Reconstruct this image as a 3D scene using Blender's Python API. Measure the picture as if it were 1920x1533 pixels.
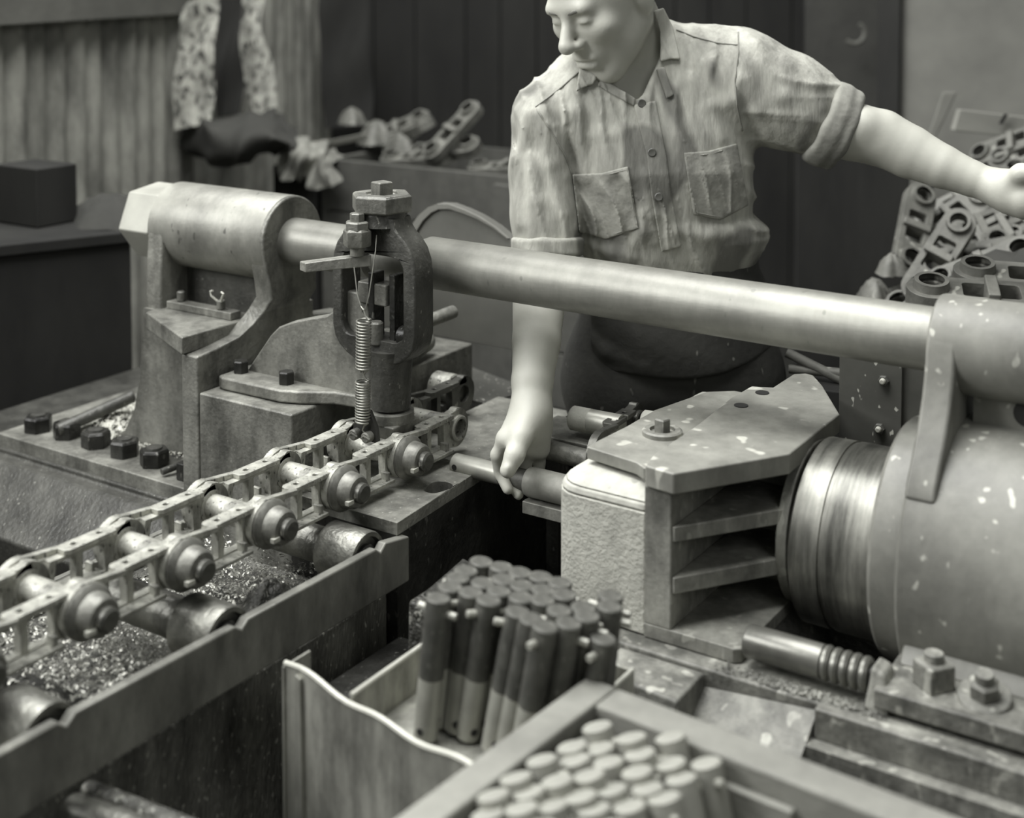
import bpy, bmesh, math, random
import numpy as np
from mathutils import Vector, Matrix
from mathutils.geometry import tessellate_polygon
random.seed(7); RNG = np.random.default_rng(7)
for o in list(bpy.data.objects): bpy.data.objects.remove(o)
SC = bpy.context.scene; COL = SC.collection
PI = math.pi

# ------------------------------------------------------------------ camera
CAMP = np.array([0, 0, 1.6]); FPX = 2540.0
_yaw = math.atan2(.55, .835); _p = math.radians(3)
RV = np.array([math.cos(_yaw), math.sin(_yaw), 0]); FH = np.array([-math.sin(_yaw), math.cos(_yaw), 0]); ZV = np.array([0, 0, 1.])
FV = FH*math.cos(_p)-ZV*math.sin(_p); UV = FH*math.sin(_p)+ZV*math.cos(_p)
cd = bpy.data.cameras.new('camera'); cam = bpy.data.objects.new('camera', cd); COL.objects.link(cam)
cam.matrix_world = Matrix(((RV[0], UV[0], -FV[0], 0), (RV[1], UV[1], -FV[1], 0), (RV[2], UV[2], -FV[2], 1.6), (0, 0, 0, 1)))
cd.sensor_fit = 'HORIZONTAL'; cd.sensor_width = 36; cd.lens = 36*FPX/1920
cd.shift_y = -683/1920; cd.clip_start = .05; cd.clip_end = 60
cd.dof.use_dof = True; cd.dof.focus_distance = 2.2; cd.dof.aperture_fstop = 2.4
SC.camera = cam

def site(px, py, d=None, x=None, y=None, z=None):
    "world point seen at photo pixel (px,py): at depth d, or on the plane x / y / z = value"
    r = FV+RV*(px-960)/FPX+UV*(83-py)/FPX
    if d is not None: t = d
    elif x is not None: t = x/r[0]
    elif y is not None: t = y/r[1]
    else: t = (z-1.6)/r[2]
    return CAMP+r*t

# ------------------------------------------------------------------ world, lights, exposure
w = bpy.data.worlds.new('world'); SC.world = w; w.use_nodes = True
w.node_tree.nodes['Background'].inputs[0].default_value = (.97, 1, .95, 1)
w.node_tree.nodes['Background'].inputs[1].default_value = .13
def area(name, loc, aim, sx, sy, power):
    l = bpy.data.lights.new(name, 'AREA'); l.shape = 'RECTANGLE'; l.size = sx; l.size_y = sy; l.energy = power
    o = bpy.data.objects.new(name, l); COL.objects.link(o); o.location = loc
    o.rotation_euler = (Vector(aim)-Vector(loc)).to_track_quat('-Z', 'Y').to_euler(); return o
area('skylight', (-1.9, 1.5, 4.4), (-1.3, 2.0, .9), 3.4, 2.4, 320)
area('side_window', (-3.2, -.5, 2.9), (-1.0, 2.0, 1.0), 1.5, 1.5, 112)
area('right_fill', (1.9, .2, 3.0), (-.5, 1.9, .9), 1.4, 1.4, 15)  # weak fill light added from the right, no window behind it
SC.view_settings.view_transform = 'Standard'; SC.view_settings.look = 'None'
SC.view_settings.gamma = 1; SC.view_settings.use_curve_mapping = False
SC.view_settings.exposure = 0.0

# ------------------------------------------------------------------ materials
def gray(g): return (g, g, g*.88, 1)
def mat(name, a, b=None, scale=6, rough=.6, metal=0., bump=.15, bscale=70, spots=None, stretch=(1, 1, 1), bdist=.004, contrast=.5, spec=.4, spot_scale=40, spot_cut=.66, grime=0., gscale=14):
    m = bpy.data.materials.new(name); m.use_nodes = True; nt = m.node_tree; N = nt.nodes; L = nt.links
    bs = N['Principled BSDF']; bs.inputs['Metallic'].default_value = metal
    bs.inputs['Specular IOR Level'].default_value = spec
    tc = N.new('ShaderNodeTexCoord'); mp = N.new('ShaderNodeMapping'); mp.inputs['Scale'].default_value = stretch
    L.new(tc.outputs['Object'], mp.inputs['Vector'])
    n1 = N.new('ShaderNodeTexNoise'); n1.inputs['Scale'].default_value = scale; n1.inputs['Detail'].default_value = 7; n1.inputs['Roughness'].default_value = .62
    L.new(mp.outputs['Vector'], n1.inputs['Vector'])
    cr = N.new('ShaderNodeValToRGB'); h = .5*(1-contrast)*.5
    cr.color_ramp.elements[0].position = .5-.28*(1-contrast)-.02; cr.color_ramp.elements[1].position = .5+.28*(1-contrast)+.02
    cr.color_ramp.elements[0].color = gray(a); cr.color_ramp.elements[1].color = gray(a if b is None else b)
    L.new(n1.outputs['Fac'], cr.inputs['Fac']); col = cr.outputs['Color']
    if spots is not None:
        n3 = N.new('ShaderNodeTexNoise'); n3.inputs['Scale'].default_value = spot_scale; n3.inputs['Detail'].default_value = 1
        mp3 = N.new('ShaderNodeMapping'); mp3.inputs['Scale'].default_value = (1, 1, .6); L.new(tc.outputs['Object'], mp3.inputs['Vector']); L.new(mp3.outputs['Vector'], n3.inputs['Vector'])
        r3 = N.new('ShaderNodeValToRGB'); r3.color_ramp.elements[0].position = spot_cut; r3.color_ramp.elements[1].position = spot_cut+.05
        L.new(n3.outputs['Fac'], r3.inputs['Fac'])
        mx = N.new('ShaderNodeMix'); mx.data_type = 'RGBA'; mx.inputs['B'].default_value = gray(spots)
        L.new(r3.outputs['Color'], mx.inputs['Factor']); L.new(col, mx.inputs['A']); col = mx.outputs['Result']
    if grime:
        n4 = N.new('ShaderNodeTexNoise'); n4.inputs['Scale'].default_value = gscale; n4.inputs['Detail'].default_value = 9; n4.inputs['Roughness'].default_value = .7
        mp4 = N.new('ShaderNodeMapping'); mp4.inputs['Scale'].default_value = (1, 1, .45); mp4.inputs['Location'].default_value = (3.7, 1.3, 2.1)
        L.new(tc.outputs['Object'], mp4.inputs['Vector']); L.new(mp4.outputs['Vector'], n4.inputs['Vector'])
        r4 = N.new('ShaderNodeValToRGB'); r4.color_ramp.elements[0].position = .36; r4.color_ramp.elements[1].position = .60
        v = 1-grime; r4.color_ramp.elements[0].color = (v, v, v, 1); r4.color_ramp.elements[1].color = (1.0, 1.0, 1.0, 1)
        L.new(n4.outputs['Fac'], r4.inputs['Fac'])
        m4 = N.new('ShaderNodeMix'); m4.data_type = 'RGBA'; m4.blend_type = 'MULTIPLY'; m4.inputs['Factor'].default_value = 1
        L.new(col, m4.inputs['A']); L.new(r4.outputs['Color'], m4.inputs['B']); col = m4.outputs['Result']
    L.new(col, bs.inputs['Base Color'])
    n2 = N.new('ShaderNodeTexNoise'); n2.inputs['Scale'].default_value = bscale; n2.inputs['Detail'].default_value = 5
    L.new(mp.outputs['Vector'], n2.inputs['Vector'])
    mr = N.new('ShaderNodeMapRange'); mr.inputs['To Min'].default_value = max(.05, rough-.14); mr.inputs['To Max'].default_value = min(1, rough+.14)
    L.new(n1.outputs['Fac'], mr.inputs['Value']); L.new(mr.outputs['Result'], bs.inputs['Roughness'])
    bp = N.new('ShaderNodeBump'); bp.inputs['Strength'].default_value = bump; bp.inputs['Distance'].default_value = bdist
    L.new(n2.outputs['Fac'], bp.inputs['Height']); L.new(bp.outputs['Normal'], bs.inputs['Normal'])
    return m
M = {}
M['cast'] = mat('cast_iron', .13, .32, 9, .46, .25, .4, 110, .26, spot_scale=150, spot_cut=.69, contrast=.2, grime=0.6, gscale=16)
M['cast_dark'] = mat('dark_cast_iron', .04, .11, 9, .45, .25, .45, 110, .2, spot_scale=150, spot_cut=.70, contrast=.2, grime=0.5, gscale=16)
M['oily'] = mat('oily_black_iron', .018, .05, 9, .38, .2, .6, 75, .12, spot_scale=90, spot_cut=.68, grime=0.5, gscale=20)
M['boss'] = mat('worn_boss_iron', .16, .34, 6, .46, .35, .08, 90, .12, spot_scale=70, spot_cut=.70, grime=0.35, gscale=10)
M['bar'] = mat('polished_bar', .19, .29, 5, .43, .40, .05, 90, .2, spot_scale=60, spot_cut=.72, stretch=(.5, 2, 2), grime=0.25, gscale=14)
M['nutlight'] = mat('bright_nut', .28, .38, 8, .5, .2, .08, 60)
M['chain'] = mat('chain_steel', .24, .52, 26, .42, .25, .25, 110, .10, spot_scale=170, spot_cut=.66, grime=0.55, gscale=30)
M['chain_end'] = mat('black_chain_steel', .06, .13, 22, .4, .5, .2, 110, .25, spot_scale=80, spot_cut=.68)
M['hole'] = mat('bore_shade_black', .012, .02, 20, .7)  # black for flat discs that paint the shade inside bores and holes
M['pin_dark'] = mat('pin_scaled_steel', .09, .15, 30, .55, .25, .12, 160, .2, spot_scale=120, spot_cut=.7, grime=0.4, gscale=30)
M['pin_light'] = mat('pin_ground_steel', .30, .38, 30, .38, .35, .06, 160)
M['pin_top'] = mat('pin_crate_steel', .24, .32, 30, .6, .1, .06, 160)
M['stone'] = mat('rough_die_face', .38, .56, 9, .6, .05, .45, 170, bdist=.006, grime=0.3, gscale=12)
M['dust'] = mat('dusty_die_top', .36, .50, 9, .75, 0, .3, 80, .3, spot_scale=30, spot_cut=.68, grime=0.3, gscale=16)
M['head'] = mat('ram_head_iron', .17, .34, 12, .55, .2, .3, 90, .40, spot_scale=52, spot_cut=.64, grime=0.5, gscale=14)
M['head_top'] = mat('ram_head_top', .20, .32, 8, .55, .2, .12, 90, .55, spot_scale=30, spot_cut=.67, grime=0.35, gscale=12)
M['ram'] = mat('ram_steel', .07, .30, 5, .36, .55, .05, 60, stretch=(9, .8, .8), grime=0.5, gscale=9)
M['drum'] = mat('painted_drum', .15, .27, 6, .5, .05, .15, 60, .48, spot_scale=60, spot_cut=.68, contrast=.2, grime=0.35, gscale=9)
M['bed'] = mat('splattered_bed', .13, .34, 12, .6, .1, .5, 90, .42, spot_scale=48, spot_cut=.63, grime=0.6, gscale=16)
M['guide'] = mat('guide_bar_iron', .15, .27, 9, .5, .3, .2, 90, stretch=(1, 1, .3), grime=0.5, gscale=12)
M['sheet'] = mat('galvanised_sheet', .24, .50, 14, .42, .35, .12, 60, stretch=(3, 3, .35), contrast=.3, grime=0.55, gscale=14)
M['lip'] = mat('worn_lip', .42, .55, 14, .5, .2, .2, 60)
M['crate'] = mat('bare_wood', .19, .26, 6, .75, 0, .25, 60, stretch=(1, 1, 4), grime=0.25, gscale=9)
M['roller'] = mat('roller_iron', .15, .3, 12, .38, .55, .4, 120, grime=0.55, gscale=22)
M['shaving'] = mat('steel_shavings', .12, .38, 60, .35, .5, .1, 120)
M['grit'] = mat('oily_grit', .05, .16, 40, .4, .3, .9, 90, .4, spot_scale=130, spot_cut=.64, bdist=.01, grime=0.5, gscale=18)
M['straw'] = mat('curled_swarf', .3, .6, 60, .5, .2, .1, 120)
M['skin'] = mat('skin', .42, .50, 12, .5, 0, .06, 160, contrast=.3)
M['hair'] = mat('hair', .06, .10, 60, .6, 0, .4, 200)
M['lips'] = mat('lips', .25, .3, 30, .5)
M['shirt'] = mat('work_shirt', .24, .54, 9, .9, 0, .3, 55, .17, spot_scale=9, spot_cut=.60, stretch=(2.4, 2.4, .5), bdist=.006, contrast=.3, grime=.35, gscale=11)
M['pocket'] = mat('pocket_cloth', .15, .36, 22, .92, 0, .5, 60, contrast=.4)
M['seam'] = mat('seam_thread', .2, .26, 30, .9)
M['cuff'] = mat('cuff_cloth', .16, .28, 14, .92, 0, .5, 50)
M['apron'] = mat('dark_apron', .03, .055, 9, .85, 0, .4, 60, .16, spot_scale=60, spot_cut=.72)
M['button'] = mat('button', .06, .08, 30, .35)
M['corr'] = mat('corrugated_iron', .26, .48, 5, .6, .15, .2, 40, stretch=(1, 1, .4), grime=0.55, gscale=7)
M['peel'] = mat('weathered_sheet', .16, .50, 26, .85, 0, .3, 40, .06, spot_scale=55, spot_cut=.57)
M['beam'] = mat('old_beam', .12, .17, 4, .8, 0, .2, 40)
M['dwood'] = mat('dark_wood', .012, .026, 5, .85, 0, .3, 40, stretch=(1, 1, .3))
M['binw'] = mat('bin_wood', .065, .105, 6, .8, 0, .25, 50, .15, spot_scale=35, spot_cut=.73, stretch=(.4, 1, 1), grime=0.4, gscale=9)
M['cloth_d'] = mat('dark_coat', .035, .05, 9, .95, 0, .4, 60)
M['cloth_l'] = mat('pale_rag', .14, .26, 14, .95, 0, .4, 60)
M['panelg'] = mat('gray_panel', .11, .17, 3, .8, 0, .1, 40)
M['link_pile'] = mat('pile_link_steel', .09, .17, 16, .6, .2, .3, 80, .3, spot_scale=40, spot_cut=.70)
M['board'] = mat('pale_board', .17, .23, 6, .8, 0, .2, 40, stretch=(.4, 1, 1))
M['guardp'] = mat('guard_plate', .07, .10, 8, .55, .1, .08, 60, .5, spot_scale=110, spot_cut=.68)
M['side'] = mat('stained_trough_side', .08, .26, 12, .5, .2, .8, 110, .45, stretch=(2.2, 2.2, .5), spot_scale=140, spot_cut=.66, bdist=.008, contrast=.2, grime=.75, gscale=9)
M['floor'] = mat('oily_floor', .02, .045, 5, .6, 0, .4, 30)
M['hub'] = mat('greasy_hub', .10, .26, 14, .42, .35, .2, 90, grime=.5, gscale=24)
M['fin'] = mat('fin_iron', .09, .13, 6, .6, .1, .1, 60)
M['rod'] = mat('oiled_rod', .12, .22, 9, .35, .5, .08, 70, grime=.3)
M['anvil'] = mat('anvil_top', .16, .36, 18, .5, .2, .35, 120, .5, spot_scale=120, spot_cut=.68, contrast=.2, grime=.5, gscale=20)
M['brow'] = mat('brow', .16, .22, 60, .8)
M['wire'] = mat('wire', .22, .3, 30, .4, .6)

# ------------------------------------------------------------------ mesh builder
class MB:
    def __init__(s): s.v = []; s.f = []
    def add(s, vs, fs):
        o = len(s.v); s.v += [tuple(map(float, p)) for p in vs]; s.f += [tuple(i+o for i in q) for q in fs]; return s
    def box(s, x0, x1, y0, y1, z0, z1):
        v = [(x, y, z) for x in (x0, x1) for y in (y0, y1) for z in (z0, z1)]
        return s.add(v, [(0, 1, 3, 2), (4, 6, 7, 5), (0, 4, 5, 1), (2, 3, 7, 6), (0, 2, 6, 4), (1, 5, 7, 3)])
    def hexa(s, bot, top):
        n = len(bot); v = list(bot)+list(top)
        return s.add(v, [tuple(range(n))[::-1], tuple(range(n, 2*n))]+[(i, (i+1) % n, n+(i+1) % n, n+i) for i in range(n)])
    def prism(s, pts, ax, a0, a1, holes=()):
        "2D polygon (with holes) extruded along axis ax; 2D coords are the other two axes in xyz order"
        def P(q, a):
            return {'x': (a, q[0], q[1]), 'y': (q[0], a, q[1]), 'z': (q[0], q[1], a)}[ax]
        loops = [list(pts)]+[list(h) for h in holes]
        flat = [q for l in loops for q in l]; n = len(flat)
        tri = tessellate_polygon([[Vector((q[0], q[1], 0)) for q in l] for l in loops])
        v = [P(q, a0) for q in flat]+[P(q, a1) for q in flat]; f = []
        if not holes: f += [tuple(range(n))[::-1], tuple(range(n, 2*n))]
        else:
            for t in tri: f += [tuple(t), tuple(i+n for i in t[::-1])]
        o = 0
        for l in loops:
            m = len(l)
            for i in range(m): j = (i+1) % m; f.append((o+i, o+j, n+o+j, n+o+i))
            o += m
        return s.add(v, f)
    def lathe(s, prof, p0, axis, n=24, phase=0., close=True):
        "prof = [(distance along axis, radius)]"
        a = Vector(axis).normalized(); u = a.orthogonal().normalized()
        if abs(a.z) > .99: u = Vector((1, 0, 0))
        w_ = a.cross(u); p0 = Vector(p0); v = []; f = []
        for (t, r) in prof:
            for i in range(n):
                an = 2*PI*i/n+phase; v.append(p0+a*t+(u*math.cos(an)+w_*math.sin(an))*r)
        for k in range(len(prof)-1):
            for i in range(n):
                j = (i+1) % n; f.append((k*n+i, k*n+j, (k+1)*n+j, (k+1)*n+i))
        if close:
            f.append(tuple(range(n))[::-1]); f.append(tuple(range((len(prof)-1)*n, len(prof)*n)))
        return s.add(v, f)
    def cyl(s, p0, p1, r0, r1=None, n=20, ch=0.):
        p0 = Vector(p0); p1 = Vector(p1); L = (p1-p0).length; r1 = r0 if r1 is None else r1
        pr = [(0, r0), (L, r1)] if not ch else [(0, r0-ch), (ch, r0), (L-ch, r1), (L, r1-ch)]
        return s.lathe(pr, p0, p1-p0, n)
    def hexnut(s, p0, axis, r, h, ch=.12, phase=.3):
        return s.lathe([(0, r), (h*(1-ch), r), (h, r*.88)], p0, axis, 6, phase)
    def tube(s, path, r, n=8, closed=False, ry=None):
        P = [Vector(p) for p in path]; m = len(P); v = []; f = []; prev = None
        for i in range(m):
            t = (P[(i+1) % m]-P[i-1]) if closed else (P[min(i+1, m-1)]-P[max(i-1, 0)])
            t.normalize(); u = (prev-t*prev.dot(t)) if prev is not None else t.orthogonal()
            u.normalize(); prev = u; w_ = t.cross(u); rr = r[i] if isinstance(r, (list, tuple)) else r
            for k in range(n):
                a = 2*PI*k/n; v.append(P[i]+u*math.cos(a)*rr+w_*math.sin(a)*(ry or rr))
        for i in range(m if closed else m-1):
            for k in range(n):
                j = (i+1) % m; l = (k+1) % n; f.append((i*n+k, i*n+l, j*n+l, j*n+k))
        if not closed: f += [tuple(range(n))[::-1], tuple(range((m-1)*n, m*n))]
        return s.add(v, f)
    def grid(s, fn, nu, nv, thick=None):
        "surface fn(u,v)->point; optional thickness vector"
        v = [fn(i/nu, j/nv) for i in range(nu+1) for j in range(nv+1)]; w1 = nv+1
        q = [(i*w1+j, (i+1)*w1+j, (i+1)*w1+j+1, i*w1+j+1) for i in range(nu) for j in range(nv)]
        if thick is None: return s.add(v, q)
        t = Vector(thick); n = len(v); v2 = [Vector(p)+t for p in v]
        f = q+[tuple(k+n for k in a[::-1]) for a in q]
        bd = [i*w1 for i in range(nu+1)]+[nu*w1+j for j in range(1, nv+1)]+[i*w1+nv for i in range(nu-1, -1, -1)]+[j for j in range(nv-1, 0, -1)]
        for k in range(len(bd)): a, b = bd[k], bd[(k+1) % len(bd)]; f.append((b, a, a+n, b+n))
        return s.add(v, f)

def tag(o, label=None, cat=None, group=None, kind=None):
    if label: o['label'] = label
    if cat: o['category'] = cat
    if group: o['group'] = group
    if kind: o['kind'] = kind
    return o
def thing(name, loc, label, cat, group=None, rot=None):
    o = bpy.data.objects.new(name, None); COL.objects.link(o); o.empty_display_size = .05
    o.location = loc
    if rot: o.rotation_euler = rot
    return tag(o, label, cat, group)
ORG = {}
def obj(name, mb, m, parent=None, bevel=0., sharp=32, origin=None, fix=True, world=True):
    "mesh object; with a parent (world=True) the coordinates are world ones and are moved into the parent's space"
    me = bpy.data.meshes.new(name)
    v = np.array(mb.v, float)
    off = np.zeros(3)
    if parent is not None and world:
        q = parent
        while q is not None: off = off+np.array(q.location); q = q.parent
    elif origin is not None: off = np.array(origin)
    me.from_pydata((v-off).tolist(), [], mb.f); me.validate()
    if fix:
        bm = bmesh.new(); bm.from_mesh(me); bmesh.ops.recalc_face_normals(bm, faces=bm.faces); bm.to_mesh(me); bm.free()
    me.polygons.foreach_set('use_smooth', [True]*len(me.polygons))
    me.set_sharp_from_angle(angle=math.radians(sharp))
    me.materials.append(M[m] if isinstance(m, str) else m)
    o = bpy.data.objects.new(name, me); COL.objects.link(o)
    if parent is not None: o.parent = parent
    elif origin is not None: o.location = origin
    if bevel:
        b = o.modifiers.new('bevel', 'BEVEL'); b.width = bevel; b.segments = 2; b.limit_method = 'ANGLE'; b.angle_limit = math.radians(40); b.harden_normals = True
    return o
def dup(root, loc, rot=None, label=None, name=None):
    r = root.copy(); COL.objects.link(r); r.location = loc
    if rot is not None: r.rotation_euler = rot
    if label: r['label'] = label
    for ch in list(root.children):
        c = ch.copy(); COL.objects.link(c); c.parent = r
        for g in list(ch.children):
            d = g.copy(); COL.objects.link(d); d.parent = c
    return r
def circ(cx, cy, r, n=14, a0=0., a1=2*PI):
    return [(cx+r*math.cos(a0+(a1-a0)*i/n), cy+r*math.sin(a0+(a1-a0)*i/n)) for i in range(n if abs(a1-a0-2*PI) < 1e-6 else n+1)]
def rrect(x0, x1, y0, y1, r, n=4):
    p = []
    for cx, cy, a in ((x1-r, y1-r, 0), (x0+r, y1-r, PI/2), (x0+r, y0+r, PI), (x1-r, y0+r, 1.5*PI)):
        p += [(cx+r*math.cos(a+PI/2*i/n), cy+r*math.sin(a+PI/2*i/n)) for i in range(n+1)]
    return p

# ================================================================== SETTING
def structure(name, mb, m, **k): return tag(obj(name, mb, m, **k), kind='structure')
structure('floor', MB().box(-6, 3, -.6, 7.5, -.06, 0), 'floor')
# left wall: corrugated iron running back at an angle, with a timber beam above
LW0 = Vector((-3.41, 1.60, 0)); LD = Vector((FH[0]*.972+RV[0]*.235, FH[1]*.972+RV[1]*.235, 0)).normalized(); LN = Vector((LD.y, -LD.x, 0))
A0 = site(0, 45, d=3.6); LW0 = Vector((A0[0], A0[1], 0))
def lwall(t, z, off=0.): p = LW0+LD*t+LN*off; return (p.x, p.y, z)
mb = MB()
mb.grid(lambda u, v: lwall(-1.2+u*4.2, v*2.1, .034*abs(math.sin(PI*(-1.2+u*4.2)/.098))+.004*math.sin(u*90)), 640, 1, thick=LN*-.003)
structure('wall_left', mb, 'corr')
mb = MB(); mb.hexa([lwall(-1.2, 1.463, -.02), lwall(1.5, 1.463, -.02), lwall(1.5, 1.463, .07), lwall(-1.2, 1.463, .07)],
                   [lwall(-1.2, 1.70, -.02), lwall(1.5, 1.70, -.02), lwall(1.5, 1.70, .07), lwall(-1.2, 1.70, .07)])
structure('trim_1', mb, 'beam', bevel=.006)
# back wall of dark vertical boards
B0 = site(612, 100, d=5.9)
bw = thing('wall_back', (B0[0], B0[1], 0), None, None); bw['kind'] = 'structure'
bd = Vector((RV[0], RV[1], 0)); bn = Vector((FH[0], FH[1], 0))
x = -.15; k = 0
while x < 3.75:
    wd = (.16, .2, .18, .22, .15)[k % 5]; q = Vector((B0[0], B0[1], 0))+bd*x+bn*(.004*(k % 3))
    a, b = q, q+bd*(wd-.006)
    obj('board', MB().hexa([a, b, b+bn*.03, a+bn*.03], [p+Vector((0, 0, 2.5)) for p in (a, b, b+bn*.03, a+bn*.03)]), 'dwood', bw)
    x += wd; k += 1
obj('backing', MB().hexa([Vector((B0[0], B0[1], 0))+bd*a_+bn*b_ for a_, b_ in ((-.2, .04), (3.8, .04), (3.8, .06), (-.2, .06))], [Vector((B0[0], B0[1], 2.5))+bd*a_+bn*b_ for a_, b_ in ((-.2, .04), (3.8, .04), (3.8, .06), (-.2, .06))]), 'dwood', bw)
# right end: grey sheet partition with a frame post
G0 = site(1690, 100, d=4.3); G1 = site(2350, 100, d=3.9)
g0 = Vector((G0[0], G0[1], 0)); g1 = Vector((G1[0], G1[1], 0)); gd = (g1-g0).normalized(); gn = Vector((-gd.y, gd.x, 0))
structure('wall_right', MB().hexa([g0, g1, g1+gn*.03, g0+gn*.03], [p+Vector((0, 0, 2.3)) for p in (g0, g1, g1+gn*.03, g0+gn*.03)]), 'panelg')
q0 = g0-gd*.07-gn*.03; q1 = g0+gd*.0-gn*.03
structure('trim_2', MB().hexa([q0, q1, q1+gn*.09, q0+gn*.09], [p+Vector((0, 0, 2.3)) for p in (q0, q1, q1+gn*.09, q0+gn*.09)]), 'dwood', bevel=.004)

# ================================================================== PRESS: bed, left stand
BY, BZ = 1.865, 1.100      # tie bar axis
AZ = .793                  # press axis height
t = thing('press_bed', (-2.08, 1.85, 0), 'dark cast bed below the bolted base plate of the press stand', 'machine bed')
mb = MB()
prof = [(1.635, .642), (1.66, .642), (1.66, .655), (2.25, .655), (2.25, .0), (1.70, .0), (1.66, .36), (1.575, .46), (1.545, .545), (1.60, .60)]
mb.prism([(y, z) for y, z in prof], 'x', -2.52, -1.765)
obj('casting', mb, 'cast_dark', t, bevel=.006)

t = thing('press_stand', (-1.9, 1.865, .655), 'cast iron stand on a bolted base plate, gripping the far end of the tie bar', 'press stand')
obj('base_plate', MB().box(-2.335, -1.765, 1.665, 2.12, .648, .68), 'cast', t, bevel=.003)
# right side plate (profile in y,z)
near = [(1.665, .66), (1.665, .924), (1.71, .928), (1.765, .937), (1.790, .958), (1.801, .980), (1.805, 1.005), (1.801, 1.035), (1.794, 1.065), (1.787, 1.09), (1.785, 1.10)]
arc = [(BY+.081*math.cos(a), BZ+.006+.081*math.sin(a)) for a in np.linspace(PI*.98, PI*.02, 18)]
far = [(2*BY-y, z) for y, z in near[::-1]]
rp = near[:-1]+[(1.793, 1.10)][:0]+[(1.835, 1.075), (1.79, 1.12)][:0]+arc+far[1:]
mb = MB(); mb.prism(rp, 'x', -1.803, -1.762)
mb.v = [(x+.046*min(1, max(0, (z-.93)/.075)), y, z) for x, y, z in mb.v]
obj('right_plate', mb, 'cast', t, bevel=.004)
mb = MB()
lp = [(1.785, .66), (1.785, .80), (1.780, .90), (1.776, .98), (1.780, 1.06), (1.784, 1.10)]+[(BY+.081*math.cos(a), BZ+.006+.081*math.sin(a)) for a in np.linspace(PI*.96, PI*.1, 14)]+[(1.955, 1.06), (1.97, .9), (2.0, .66)]
obj('left_plate', MB().prism(lp, 'x', -2.02, -1.978), 'cast', t, bevel=.005)
# closed, flared lower body between the plates
mb = MB(); secs = [(.675, -2.135, 1.7745, .0), (.70, -2.085, 1.777, .0), (.75, -2.055, 1.776, 0), (.82, -2.036, 1.774, 0), (.90, -2.026, 1.771, 0), (.955, -2.018, 1.769, 0)]
vs = []; n = 8
for z, xl, yf, _ in secs:
    for i in range(n+1): u = i/n; vs.append((xl+(-1.79-xl)*u, yf, z))
    for i in range(n+1): u = 1-i/n; vs.append((xl+(-1.79-xl)*u, 2.0, z))
m_ = 2*(n+1); fs = []
for s_ in range(len(secs)-1):
    for i in range(m_): j = (i+1) % m_; fs.append((s_*m_+i, s_*m_+j, (s_+1)*m_+j, (s_+1)*m_+i))
fs += [tuple(range(m_)), tuple(range((len(secs)-1)*m_, len(secs)*m_))]
obj('lower_body', mb.add(vs, fs), 'cast', t, sharp=45)
obj('shelf', MB().prism([(-1.99, 1.775), (-1.985, 1.745), (-1.79, 1.655), (-1.785, 1.80), (-1.785, 1.95), (-1.99, 1.95)], 'z', .925, .957), 'cast', t, bevel=.003)
obj('inner_web', MB().box(-1.985, -1.79, 1.845, 1.885, .95, 1.05), 'cast_dark', t)
obj('boss', MB().lathe([(0, .068), (.010, .0815), (.304, .0815), (.309, .078), (.309, .047)], (-2.03, BY, BZ+.006), (1, 0, 0), 48), 'boss', t, sharp=40)
kb = obj('keeper_bar', MB().box(-1.972, -1.80, 1.785, 1.812, .957, .972), 'cast', t, bevel=.002)
obj('stud', MB().cyl((-1.945, 1.798, .972), (-1.945, 1.798, .992), .008, ch=.002), 'cast', kb)
obj('stud', MB().cyl((-1.835, 1.795, .972), (-1.835, 1.795, .990), .008, ch=.002), 'cast', kb)
obj('cotter', MB().tube([(-1.838, 1.792, .986), (-1.85, 1.785, .998), (-1.852, 1.785, 1.006), (-1.846, 1.785, 1.008)], .0022).tube([(-1.832, 1.792, .986), (-1.822, 1.785, .998), (-1.818, 1.785, 1.006), (-1.824, 1.785, 1.008)], .0022), 'lip', kb)
for i, (px, py) in enumerate([(72, 806), (126, 818), (180, 835), (234, 852), (290, 870)]):
    p = site(px, py, z=.68)
    b = obj('bolt', MB().hexnut((p[0], p[1], .68), (0, 0, 1), .0285, .031, .15, .2+.35*i), 'oily', t, bevel=.0015)
    obj('stud_end', MB().lathe([(0, .0155), (.004, .0145), (.006, .008)], (p[0], p[1], .710), (0, 0, 1), 14), 'cast_dark', b)
p = site(335, 868, z=.68)
obj('stop_block', MB().box(-1.842, -1.804, 1.685, 1.712, .68, .712), 'oily', t, bevel=.002)

tb = thing('tie_bar', (-1.2, BY, BZ), 'long polished steel tie bar running across the whole machine in front of the worker', 'tie bar')
mb = MB(); mb.lathe([(0, .044), (.50, .044), (.51, .036), (.60, .036), (.622, .0445), (2.3, .0445)], (-2.02, BY, BZ+.004), (1, 0, -.006), 56)
obj('shaft', mb, 'bar', tb, sharp=25)
obj('end_nut', MB().lathe([(0, .068), (.008, .077), (.09, .077)], (-2.118, BY, BZ+.006), (1, 0, 0), 6, phase=.40), 'nutlight', tb, bevel=.003)

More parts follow.
